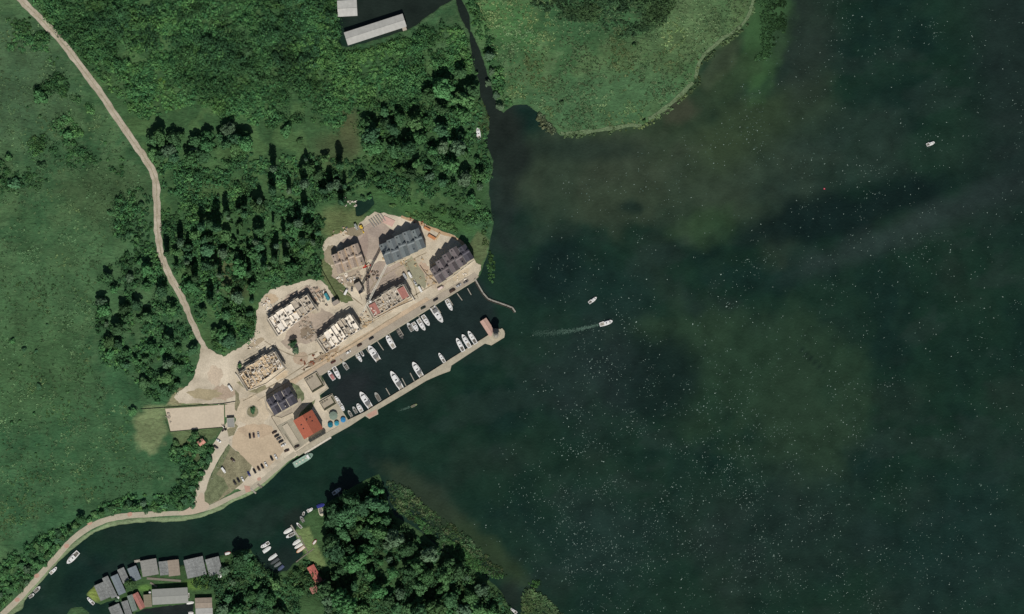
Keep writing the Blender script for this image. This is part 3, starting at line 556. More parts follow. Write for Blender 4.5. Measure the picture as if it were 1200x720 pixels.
# ---------------------------------------------------------------- houses under construction (open top storey)
def site(name, fr, bays, stag, H, label, floor=plaster2, wallm=plaster2, red=(), scaff=True, rubble=0, seed=1, beams=False, side=1.1):
    rr = random.Random(seed); cx, cy, ang, L, D = fr; loc, rz = local(cx, cy, ang); r = empty(name, loc, rz, label, 'building site')
    w = L/bays; T = .28; H0 = H
    for i in range(bays):
        H = H0-rr.choice((0,0,.5,1.2)); zf = H-2.6
        x0 = -L/2+i*w; x1 = x0+w; y0, y1 = -D/2+stag[i][0], D/2+stag[i][1]
        st = MB().box(x0+.03, x1-.03, y0, y1, 0, zf-.25).build('storey', rawc, r)
        MB().box(x0-.05 if i == 0 else x0+.01, x1-.01, y0-.15, y1+.15, zf-.25, zf).build('floor_slab', floor if rr.random() < .6 else rawc, r)
        for z in (1.0, 3.8):
            if z+1.4 < zf:
                for q in (.3, .7): window(r, x0+q*w, y0-.03, z, 0, 1.2, 1.4); window(r, x0+q*w, y1+.03, z, math.pi, 1.2, 1.4)
        def wl(a, b_, c, d, h=2.6):
            if rr.random() < .12: return
            MB().box(a, b_, c, d, zf+.002, zf+h).build('wall', wallm, r)
        wl(x0+.05, x0+.05+T, y0+T, y1-T, side if i else 2.6)
        if i == bays-1: wl(x1-.05-T, x1-.05, y0+T, y1-T)
        wl(x0+.05, x0+w*.35, y1-T, y1); wl(x0+w*.68, x1-.06, y1-T, y1)
        wl(x0+.05, x0+w*.28, y0, y0+T); wl(x0+w*.6, x1-.06, y0, y0+T, rr.choice((2.6, 1.4)))
        if i in red:
            MB().loft([[(x0+.3, y, zf+1.0), (x1-.3, y, zf+2.3), (x1-.3, y, zf+2.5), (x0+.3, y, zf+1.2)] for y in (y1-1.5, y0+1)]).build('roof', redd, r); continue
        ym = y0+(y1-y0)*rr.uniform(.35, .6); wl(x0+.4, x0+w*.6, ym, ym+.2, rr.choice((.5,1.1,1.1,2.0)))
        wl(x0+w*.58, x0+w*.58+.2, ym+.25, y1-T-.6, rr.choice((.5,1.1,2.0))); wl(x0+w*.35, x0+w*.35+.2, y0+.8, ym-.5, 1.6)
        MB().box(x0+w*.68, x0+w*.92, ym+.5, ym+2.8, zf+.003, zf+.25).build('stair_hole_shade', black, r)  # solid block; the darkness of a stair hole is put into its black colour
        MB().box(x0+w*.45, x0+w*.6, y0+1.4, y0+2.4, zf+.003, zf+.9).build('block_stack', newwood, r)
        if beams:
            for q in range(7):
                y = y0+1+(y1-y0-2)*q/6; MB().bar((x0+.3, y, zf+2.62), (x1-.3, y+rr.uniform(-.3,.3), zf+2.62), .22, .2).build('beam', newwood, r)
    H = H0; zf = H-2.6
    for q in range(6+bays*3):
        x = rr.uniform(-L/2+1, L/2-1); y = rr.uniform(-D/2+1.5, D/2-1.5); a, c = rr.uniform(.4,1.6), rr.uniform(.3,1.0); MB().box(x-a, x+a, y-c, y+c, zf-1.1, zf+rr.uniform(.3,1.1)).build('material_pile', rr.choice((newwood, darkwood, plaster, rawc, rawc, black)), r)
    for q in range(rubble):
        x = rr.uniform(-L/2+1, L/2-1); y = rr.uniform(-D/2+1.5, D/2-1.5); a = rr.uniform(0, 3); s = rr.uniform(.5, 1.6)
        MB().bar((x-math.cos(a)*s, y-math.sin(a)*s, zf+.5), (x+math.cos(a)*s, y+math.sin(a)*s, zf+.7), rr.uniform(.2, .9), .25).build('timber_piece', rr.choice((newwood, darkwood, plaster2, rawc)), r)
    if scaff:
        ym, yM = -D/2, D/2
        def deck(a, b_, c, d, z): MB().box(a, b_, c, d, z, z+.08).build('scaffold_deck', wood, r)
        for z in (zf-2.4, zf+.1): deck(L/2+.5, L/2+1.5, ym, yM, z)
        deck(-L/2-1.5, -L/2-.5, ym, yM, zf+.1)
        for i in range(bays): deck(-L/2+i*w+.2, -L/2+(i+1)*w-.2, D/2+stag[i][1]+.4, D/2+stag[i][1]+1.3, zf+.1)
        mb = MB()
        for sx in (-L/2-1.5, -L/2-.5, L/2+.5, L/2+1.5):
            for k in range(6): y = ym+(yM-ym)*k/5; mb.box(sx-.05, sx+.05, y-.05, y+.05, 0, H+.6)
            mb.bar((sx, ym, H+.5), (sx, yM, H+.5), .08, .08)
        for i in range(bays):
            for k in (0, 1):
                x = -L/2+(i+k)*w; y = D/2+stag[i][1]+1.3; mb.box(x-.05, x+.05, y-.05, y+.05, 0, H+.6)
            mb.bar((-L/2+i*w, D/2+stag[i][1]+1.3, H+.5), (-L/2+(i+1)*w, D/2+stag[i][1]+1.3, H+.5), .08, .08)
        mb.build('scaffold_frame', steel, r)
    return r
site('unfinished_house', frame((313.8,374),(359,345.5),(327,393)), 5, [(0,0),(.6,.8),(1.4,.3),(2.2,1.6),(2.6,-.6)], 9.6, 'whitest unfinished house beside the wood, open rooms of fresh pale blockwork', seed=3)
site('unfinished_house', frame((371,397),(411,370.5),(383.5,413)), 5, [(0,-.6),(0,.5),(.4,1.4),(.8,2.2),(.6,1.2)], 11.0, 'unfinished white terrace of five narrow bays above the quay road', seed=5, side=2.6)
site('unfinished_house', frame((431.5,356.5),(474,333.5),(437.5,372.5)), 5, [(0,0),(0,.4),(.3,1.5),(.6,1.8),(.8,.4)], 11.0, 'unfinished house with red roof pieces at both ends beside the tower crane', floor=rawc, red=(0,4), rubble=60, seed=9)
site('unfinished_house', frame((278.8,438.5),(321,413),(292,457)), 5, [(0,-.6),(.2,1.2),(.8,.8),(1.4,1.9),(1.6,0)], 9.6, 'unfinished house with open timber-strewn floor north of the roundabout', floor=mat('pale_decking', srgb(200,180,150), var=.2, scale=.8), rubble=110, seed=12)
# side scaffold rows and debris are things of their own further down

# ---------------------------------------------------------------- pavilion, lighthouse, sheds
gable('pier_pavilion', 571.8, 383.6, -57, 21*S, 8.8*S, 3.0, 4.0, mat('pale_pink_roof', srgb(192,160,146), var=.08, scale=.5), plaster, 'long pale pink roofed pavilion at the pier end', z0=-1.5, win=False)
loc, _ = local(581.3, 392.8, 0); lh = empty('lighthouse', loc, 0, 'round stone lighthouse tower standing on the pier head', 'lighthouse')
MB().lathe([(4.2,.45),(4.2,.9),(3.9,.9)], 24).build('base', conc, lh); MB().lathe([(3.0,.9),(2.6,14),(2.6,14.2)], 20).build('tower', mat('tower_stone', srgb(178,164,140)), lh)
MB().lathe([(3.5,14.2),(3.5,14.6)], 20).build('gallery', conc, lh); MB().lathe([(1.7,14.6),(1.7,17)], 12).build('lantern_room', glass, lh)
MB().lathe([(2.3,17),(1.5,18),(.2,19.2)], 16).build('roof', mat('tower_roof', srgb(150,146,136)), lh)
for k in range(12):
    a = k/12*2*math.pi; MB().box(-.05,.05,-.05,.05,14.6,15.6).build('railing_post', steel, lh, (3.4*math.cos(a), 3.4*math.sin(a), 0))
q = frame((403.8,37.6),(472.6,15.4),(409,54)); gable('boathouse', q[0]-1, q[1]+0.3, q[2], q[3], q[4]-1, 4.6, 5.6, felt2, plaster, 'long pale metal roofed boathouse in the northern basin', z0=-1.5, ribs=14)
MB().box(-1.8,1.8,-1.6,1.6,-.4,4.6).build('annex', rawc, None, (*W(474,34),0), R(18)); bpy.data.objects['annex'].name = 'boathouse_annex'
tag(bpy.data.objects['boathouse_annex'], 'small grey block at the east end of the long boathouse', 'shed')
gable('boathouse', 407, 10, 3, 23*S, 19*S, 4.0, 4.8, felt2, plaster, 'light grey boathouse at the top edge, west side of the northern basin', z0=-1.5, ribs=6)
gable('boathouse', 404, -8, 3, 16*S, 14*S, 4.0, 4.8, felt2, plaster, 'dull roofed lean-to behind the boathouse at the top edge', z0=-1.5, win=False)
sheds = [((110,687),(121,682.2),(119,704),'grey', 'dark grey shed, westernmost of the boathouse row beside the grass point'),
 ((121.2,677.5),(127.5,674.5),(130,702),'grey', 'narrow pale grey boathouse, second from the western grass point'),
 ((130.5,676),(138.5,672.4),(139,698),'blue', 'wide blue-grey boathouse left of the shrub in the row'),
 ((138,668),(145.2,664.8),(144.5,684),'grey', 'short narrow boathouse sticking out furthest toward the channel'),
 ((149.2,667),(159,663),(156,682),'blue', 'blue-grey boathouse behind the shrub'),
 ((164,657.8),(182.5,654.6),(168,676),'tan', 'square boathouse with ribbed grey roof and small jetty'),
 ((186.2,658.6),(196.3,657.4),(188,674.5),'grey', 'dark half boathouse joined to the tan roofed one'),
 ((196.6,657.2),(209.5,655.8),(198,675.5),'brown', 'tan-brown roofed boathouse beside the yellow fence strip'),
 ((215,657),(237,652),(220.5,678),'grey', 'largest grey roofed boathouse right of the tan one'),
 ((239.5,656.5),(255,652.5),(247,675),'grey', 'easternmost grey boathouse next to the wood'),
 ((127,712.5),(139,707.3),(134,727),'grey', 'grey shed on the bottom edge, south of the little inlet'),
 ((141,706.3),(148,704),(150,724),'grey', 'narrow grey shed between the bottom edge shed and the green-grey one'),
 ((148.4,699),(154.3,697),(156,716.5),'green', 'narrow green-grey shed left of the red roofed one'),
 ((167.3,697.5),(176,696.8),(170.5,711.5),'dull', 'flat tan shed right of the red roofed shed')]
cm = {'grey': felt, 'blue': mat('blue_grey_felt', srgb(122,132,138), var=.1, scale=.4), 'tan': mat('warm_grey_felt', srgb(142,142,136), var=.12, scale=.4), 'brown': mat('tan_felt', srgb(152,140,126), var=.12, scale=.4), 'green': mat('green_grey_felt', srgb(122,134,126), var=.12, scale=.4), 'dull': mat('khaki_felt', srgb(134,128,108), var=.12, scale=.4)}
for a, b_, c, mk, lab in sheds:
    cx, cy, an, L, D = frame(a, b_, c)
    # ridge runs along the long side
    gable('boathouse', cx, cy, an-90, D+.3, L+.35, 3.4, 4.0, cm[mk], darkwood, lab, z0=-1.4, win=False, group='boathouses by the channel', ribs=6, chim=0)
gable('red_shed', 163, 704.3, -62, 20*S, 7.6*S, 3.3, 4.4, redd, darkwood, 'narrow red roofed shed among grey boathouses', z0=-1.4, win=False, ribs=5)
gable('boat_hall', 199.5, 698.6, 3.2, 42*S, 18.2*S, 5.6, 6.4, mat('hall_roof', srgb(150,152,146), var=.06, scale=.3), plaster, 'biggest pale grey hall among the boathouses', z0=-1.4, win=False, ribs=16)
gable('boathouse', 238.7, 706.6, 2, 20*S, 12*S, 4.0, 4.7, cm['brown'], darkwood, 'brown-grey roofed shed at the bottom edge by the wood', z0=-1.4, win=False)
gable('boathouse', 239.5, 719, 2, 20*S, 12.5*S, 4.2, 4.8, felt2, darkwood, 'pale roofed shed on the bottom edge under the brown-grey one', z0=-1.4, win=False)
gable('red_cabin', 369, 673, -61, 22*S, 9.2*S, 3.2, 4.4, mat('cabin_red', srgb(182,106,96), var=.08, scale=.6), darkwood, 'long red roofed cabin between the wood and the small jetties', win=False, ribs=6)
gable('red_cabin', 367.8, 690.5, -61, 9*S, 8.5*S, 2.8, 3.8, redd, darkwood, 'small dark red cabin at the south end of the long red one', win=False)
gable('garden_hut', 236, 518.5, 40, 8*S, 7*S, 2.8, 4.0, mat('hut_tile', srgb(200,146,128), var=.1), plaster, 'tiny pink tiled hut in the hedge south of the pale slab', win=False, chim=1)
# kiosk and annex buildings
def flatbox(name, cx, cy, ang, L, D, H, rm, wm, label, cat='building', par=.3):
    loc, rz = local(cx, cy, ang); r = empty(name, loc, rz, label, cat)
    MB().box(-L/2, L/2, -D/2, D/2, 0, H).build('wall', wm, r); MB().box(-L/2+.2, L/2-.2, -D/2+.2, D/2-.2, H, H+.06).build('roof', rm, r)
    for a, b_, c, d in ((-L/2-.05,L/2+.05,-D/2-.05,-D/2+.18),(-L/2-.05,L/2+.05,D/2-.18,D/2+.05),(-L/2-.04,-L/2+.18,-D/2+.19,D/2-.19),(L/2-.18,L/2+.04,-D/2+.19,D/2-.19)):
        MB().box(a,b_,c,d,H-.1,H+par).build('parapet', wm, r)
    window(r, 0, -D/2-.04, 1.0, 0); return r
flatbox('kiosk', 270.5, 495.5, 3, 8.6*S, 11*S, 3.4, mat('kiosk_roof', srgb(150,150,144), var=.1), plaster, 'small flat grey kiosk at the slab\'s east end', 'kiosk')
sheet('forecourt', [(324.5,499.5),(343,490),(362,517),(346.5,529)], mat('forecourt_paving', srgb(160,154,136), var=.1, scale=.2, scale2=1.2), .30)
tag(MB().box(-9.5,9.5,-2.6,2.6,.3,1.0).build('raised_terrace', mat('terrace_deck', srgb(188,178,158), var=.08), None, (*W(340.5,508.5),0), R(-58)), 'long pale raised terrace strip west of the red roofed house', 'terrace')
vr = empty('veranda', (*W(371.5,511.5),0), R(31), 'dark glazed veranda on the water side of the red roofed house', 'veranda')
MB().box(-8,8,-1.3,1.3,.45,3.0).build('glazing', glass, vr); MB().box(-8.2,8.2,-1.5,1.5,3.0,3.15).build('roof', mat('dark_roof_glass', srgb(56,58,54), var=.2, scale=1), vr)
for k in range(6): MB().box(-8+k*3.2-.06,-8+k*3.2+.06,-1.5,1.5,3.15,3.25).build('glazing_bar', wood, vr)
flatbox('site_office', 421, 337.5, -60, 13*S, 7*S, 5.2, mat('office_roof', srgb(158,148,136), var=.1), rawc, 'flat tan site office west of the tower crane', 'site office')
flatbox('site_office', 393.5, 355, 30, 8*S, 5*S, 5.2, mat('office_roof', srgb(158,148,136)), rawc, 'small flat grey site cabin beside the teal container', 'site office')

# low walled yards beside the basin
def yard(cx, cy, ang, L, D, label, floor):
    loc, rz = local(cx, cy, ang); r = empty('walled_yard', loc, rz, label, 'walled yard')
    MB().box(-L/2, L/2, -D/2, D/2, .1, .5).build('floor', floor, r)
    for k,(a,b_,c,d) in enumerate(((-L/2-.4,L/2+.4,-D/2-.4,-D/2),(-L/2-.4,L/2+.4,D/2,D/2+.4),(-L/2-.4,-L/2,-D/2,D/2),(L/2,L/2+.4,-D/2,D/2))): MB().box(a,b_,c,d,.1,1.6).build('wall', conc, r)
    hg = MB().box(-L/2+.5, L/2-.5, -D/2+.3, -D/2+1.3, .5, 1.3).build('hedge', mat('hedge', srgb(70,72,50), var=.3, scale=1.5), r); MB().box(L/2-1.3, L/2-.3, -D/2+1.4, D/2-1, .5, 1.3).build('hedge', mat('hedge', srgb(70,72,50)), r)
    for k in range(3): MB().box(-L/2+1+k*2.4, -L/2+2.6+k*2.4, D/2-2, D/2-.8, .5, 1.2).build('bench', wood, r)
    return r
yard(368.6, 448.4, 31, 16*S, 18*S, 'square walled yard with dark hedge at the basin\'s west corner', mat('yard_floor', srgb(168,158,140), var=.1))
yard(384.5, 472.5, 31, 16*S, 11*S, 'smaller walled yard south of the short basin inlet', mat('yard_floor', srgb(168,158,140)))

# ---------------------------------------------------------------- tower crane
loc, rz = local(432.5, 353.2, 0); cr = empty('tower_crane', loc, 0, 'pale tower crane with its jib reaching north-east over the site', 'crane')
cw = mat('crane_paint', srgb(226,222,206), var=.08)
def lattice(mb, a, b_, w, seg):
    a, b_ = Vector(a), Vector(b_); d = (b_-a); u = d.normalized().cross(Vector((0,0,1)));
    if u.length < .1: u = Vector((1,0,0))
    u.normalize(); t = u.cross(d.normalized()); cs = [u*sx*w/2+t*sy*w/2 for sx, sy in ((-1,-1),(1,-1),(1,1),(-1,1))]
    for c in cs: mb.bar(a+c, b_+c, .3, .3)
    for k in range(seg):
        p, q_ = a+d*k/seg, a+d*(k+1)/seg
        for i in range(4): mb.bar(p+cs[i], q_+cs[(i+1)%4], .2, .2)
    return mb
lattice(MB(), (0,0,0), (0,0,30), 1.6, 15).build('mast', cw, cr)
ja = math.atan2(41, 20.5)
d_ = Vector((math.cos(ja), math.sin(ja), 0)); 
lattice(MB(), d_*1+Vector((0,0,30.8)), d_*36+Vector((0,0,30.8)), 1.3, 34).build('jib', cw, cr)
lattice(MB(), d_*-1+Vector((0,0,30.6)), d_*-15+Vector((0,0,30.6)), 1.3, 8).build('counter_jib', cw, cr)
MB().box(-1.1,1.1,-1.6,1.6,28.6,31.4).build('counterweight', rawc, cr, tuple(d_*-13.5), ja)
lattice(MB(), (0,0,31), (0,0,37), 1.0, 4).build('tower_head', cw, cr)
MB().bar((0,0,37), tuple(d_*24+Vector((0,0,31.6))), .12, .12).bar((0,0,37), tuple(d_*-13+Vector((0,0,31.6))), .12, .12).build('tie_bar', steel, cr)
MB().box(-.9,.9,-.9,.9,28,30.2).build('cab', white, cr, (1.6,-.6,0)); MB().box(-2.6,2.6,-2.6,2.6,.1,.7).build('base', rawc, cr)

# ---------------------------------------------------------------- cars
def paintm(c): return mat('car_paint_%d_%d_%d' % c, srgb(*c), var=.05, rough=.35, spec=.5)
_cm = {}
def ring(x, hw, z0, z1, r=.12): return [(x,-hw+r,z0),(x,hw-r,z0),(x,hw,z0+r),(x,hw,z1-r),(x,hw-r*1.4,z1),(x,-hw+r*1.4,z1),(x,-hw,z1-r),(x,-hw,z0+r)]
def car_meshes(kind, L=4.5):
    hl = L/2; hw = .9 if kind != 'van' else 1.0
    b_ = MB(); p = paintm((200,200,200))
    if kind == 'van':
        b_.loft([ring(-hl, hw*.95, .35, 1.9), ring(-hl+.1, hw, .3, 2.2), ring(hl-1.5, hw, .3, 2.2), ring(hl-.7, hw*.97, .3, 1.15), ring(hl, hw*.88, .4, .8)])
    else:
        b_.loft([ring(-hl, hw*.86, .4, .82), ring(-hl+.15, hw*.95, .3, .95), ring(-hl*.5, hw, .25, 1.0), ring(hl*.35, hw, .25, .98), ring(hl-.3, hw*.94, .3, .82), ring(hl, hw*.8, .38, .66)])
    me = {'body': b_.mesh('body', p, True)}
    if kind == 'van':
        me['windscreen'] = MB().poly([(hl-1.45,-.8,2.1),(hl-.72,-.85,1.2),(hl-.72,.85,1.2),(hl-1.45,.8,2.1)]).poly([(hl-1.5,-.8,2.14),(hl-1.5,.8,2.14),(hl-.7,.85,1.22),(hl-.7,-.85,1.22)]).mesh('windscreen', glass)
        me['roof'] = MB().box(-hl+.4, hl-1.7, -.8, .8, 2.2, 2.26).mesh('roof', p)
    else:
        back = -hl*.78 if kind == 'estate' else -hl*.6
        g = MB().loft([[(back-.25,-.78,.96),(back-.25,.78,.96),(back-.24,.78,.97),(back-.24,-.78,.97)], [(back+.25,-.68,.96),(back+.25,.68,.96),(back+.25,.66,1.42),(back+.25,-.66,1.42)], [(hl*.1,-.68,.96),(hl*.1,.68,.96),(hl*.1,.64,1.42),(hl*.1,-.64,1.42)], [(hl*.48,-.74,.94),(hl*.48,.74,.94),(hl*.48,.74,.95),(hl*.48,-.74,.95)]])
        me['windows'] = g.mesh('windows', glass)
        me['roof'] = MB().loft([ring(back+.2, .64, 1.40, 1.46, .02), ring((back+hl*.1)/2, .68, 1.42, 1.52, .03), ring(hl*.12, .62, 1.40, 1.46, .02)]).mesh('roof', p)
    wh = MB(); n_ = 12
    wh.loft([[(.32*math.cos(a/n_*6.283), y, .32+.32*math.sin(a/n_*6.283)) for a in range(n_)] for y in (.12,-.12)]); me['wheel'] = wh.mesh('wheel', black)
    me['headlight'] = MB().box(-.06,.06,-.18,.18,0,.14).mesh('headlight', mat('lamp_glass', (.8,.8,.78), rough=.2))
    me['mirror'] = MB().box(-.08,.08,-.12,.12,0,.14).mesh('mirror', black)
    return me, hl, hw
def make_car(x, y, ang, c, label, kind='car', L=4.5, group=None, z=.17, roofc=None):
    k = (kind, L)
    if k not in _cm: _cm[k] = car_meshes(kind, L)
    me, hl, hw = _cm[k]; X_, Y_ = W(x, y)
    nm = {'van': 'parked_van', 'car': 'parked_car', 'estate': 'parked_car'}[kind]
    r = empty(nm, (X_, Y_, z), R(ang), label, 'van' if kind == 'van' else 'car', group)
    for part, m in me.items():
        if part in ('wheel', 'headlight', 'mirror'): continue
        o = link(part, m, r)
        if part in ('body', 'roof'):
            o.material_slots[0].link = 'OBJECT'; o.material_slots[0].material = paintm(roofc if (part == 'roof' and roofc) else c)
    for sx in (-.62, .62):
        for sy in (-1, 1): link('wheel', me['wheel'], r, (sx*hl, sy*(hw-.1), 0))
    for sy in (-1, 1): link('headlight', me['headlight'], r, (hl-.05, sy*(hw-.4), .58)); link('mirror', me['mirror'], r, (hl*.3, sy*(hw+.08), .9))
    return r
WH=(232,232,228); SV=(176,178,178); BK=(40,38,38); BR=(74,56,46); GN=(44,56,44); BL=(52,60,120); RD=(150,40,30); GY=(110,108,104)
KG = 'cars parked along the quay road'
for x,y,a,c,lab,kd in [(390.6,424.4,32,(92,52,44),'dark red-brown car, westernmost on the quay road','car'),(408.3,412.8,32,WH,'white car parked second from the west on the quay road','estate'),
 (421.4,404.7,32,BR,'brown car parked between the white and black cars on the quay road','estate'),(435.3,396.7,32,BK,'black car parked on the quay road above the empty finger jetty','car'),
 (496.1,360.9,30,GN,'dark green car parked on the quay road above the big motor yacht','estate'),(510.6,351.4,32,BK,'black car with pale roof edge on the quay road above the eastern yacht','car'),
 (530.2,341,32,BR,'large dark brown van parked on the eastern quay road','van'),(537.5,334.6,32,SV,'silver car parked right beside the brown van on the quay','car'),(546,330.5,32,GY,'grey car parked easternmost on the quay road','car')]:
    make_car(x,y,a,c,lab,kd,5.6 if kd=='van' else 4.9,KG,z=.31)
PG = 'cars in the sandy car park'
for x,y,a,c,lab,kd in [(321.7,506.8,28,BR,'brown car, northernmost of the slanting row beside the annex','car'),(324.4,511,30,BK,'black car second in the slanting row beside the annex','car'),
 (326.9,514.2,30,GY,'grey car in the middle of the slanting row beside the annex','car'),(329.4,517.6,30,BK,'black car just north of the white one beside the annex','estate'),(332.2,521.7,30,WH,'white car in the slanting row beside the annex','car'),
 (336.1,528.3,24,BR,'brown car alone at the south end of the slanting row','estate'),
 (292.8,511.1,98,BK,'black car, left one of three in the middle of the car park','estate'),(297.4,510.5,98,(70,50,48),'maroon car, middle one of three in the centre of the car park','car'),(302.8,509.4,98,SV,'silver car, right one of three in the centre of the car park','car'),
 (318.3,537.2,118,BK,'black car beside the white one at the east end of the waterside row','estate'),(323.3,535.5,118,WH,'white car at the east end of the waterside parking row','estate'),
 (311.7,544.4,118,WH,'white car at the east end of the group of six by the water','estate'),(307.4,546.7,118,BK,'black car next to the white one in the waterside row','car'),(303.1,549.4,118,BR,'brown car in the middle of the waterside row','car'),
 (298.3,552.2,118,BK,'black estate car next to the blue car','estate'),(291.7,555.5,118,BL,'blue car in the waterside row','car'),(284.4,561.7,118,WH,'white car on the grass at the west end of the waterside row','estate'),
 (279.3,562.8,118,BK,'black estate car on the grass beside the white one','estate'),(275,565.5,118,(52,46,44),'dark car, westernmost on the grass by the shore path','estate')]:
    make_car(x,y,a,c,lab,kd,4.8,PG,z=.17 if x > 290 else .21)
make_car(272.8,539.1,-38,BR,'brown car alone on the grey grass east of the approach road','car',4.6,z=.21)
make_car(261.9,551.1,-54,WH,'white van parked alone on the grass triangle','van',5.8,z=.21)
make_car(256.3,516.7,-32,WH,'white car with dark windows on the approach road edge','car',4.8)
make_car(253,524.2,-32,(60,50,46),'dark brown car behind the white one on the approach road edge','estate',4.8)
make_car(348.1,523.4,25,(64,52,44),'dark brown car parked at the south corner of the flat annex','estate',4.8,z=.31)
make_car(270,455,-54,WH,'white van on the yard west of the unfinished timber-strewn house','van',6.2)
make_car(405.5,342,62,WH,'white van parked between the brick heaps and the site office','van',6.2)
make_car(412.5,339,85,GY,'grey car beside the white van near the site office','car',4.5)
for x,y,a,c,lab,kd in [(474.5,323.8,-60,SV,'silver van, left of the pair east of the red-ended house','van'),(480.5,322.3,-60,WH,'white van, right of the pair east of the red-ended house','van'),
  (486.6,331.8,-60,SV,'silver car in the lane between the two terraces','car'),(492.3,339,-60,WH,'white van at the south end of the lane between the two terraces','van')]:
    make_car(x,y,a,c,lab,kd,6.0 if kd=='van' else 4.6,'vehicles in the lane east of the crane')
make_car(516.5,337.6,30,(226,206,198),'pinkish white pickup van below the brown-grey terrace','van',6.0)
make_car(417.3,266,-66,(150,156,150),'grey green van beside the yellow excavator','van',6.0)
make_car(343.5,457,40,GY,'hidden',) if False else None

# yellow excavator
def excavator(x, y, ang, m, label):
    X_, Y_ = W(x, y); r = empty('excavator', (X_, Y_, .17), R(ang), label, 'excavator')
    for s in (-1, 1): MB().loft([[(xx, s*1.15-.3, z0),(xx, s*1.15+.3, z0),(xx, s*1.15+.3, z1),(xx, s*1.15-.3, z1)] for xx, z0, z1 in ((-2.0,.3,.6),(-1.7,0,.9),(1.7,0,.9),(2.0,.3,.6))]).build('track', black, r)
    MB().box(-1.7,1.0,-1.2,1.2,.95,2.1).box(-2.1,-1.7,-1.1,1.1,1.0,1.8).build('body', m, r); MB().box(-.2,1.2,.2,1.15,2.1,3.0).build('cab', glass, r); MB().box(-.2,1.2,.2,1.15,3.0,3.08).build('cab_roof', m, r)
    MB().bar((.9,-.3,1.8),(3.6,-.3,3.6),.45,.5).build('boom', m, r); MB().bar((3.6,-.3,3.6),(4.8,-.3,1.6),.35,.4).build('arm', m, r)
    MB().box(4.4,5.3,-.9,.3,.3,1.3).build('bucket', m, r); return r
excavator(423.4, 266.8, -62, yell, 'bright yellow excavator at the north edge of the site')
excavator(427.6, 312.3, 15, mat('machine_red', srgb(176,40,26), var=.1), 'red digger parked beside the tan unfinished roof')

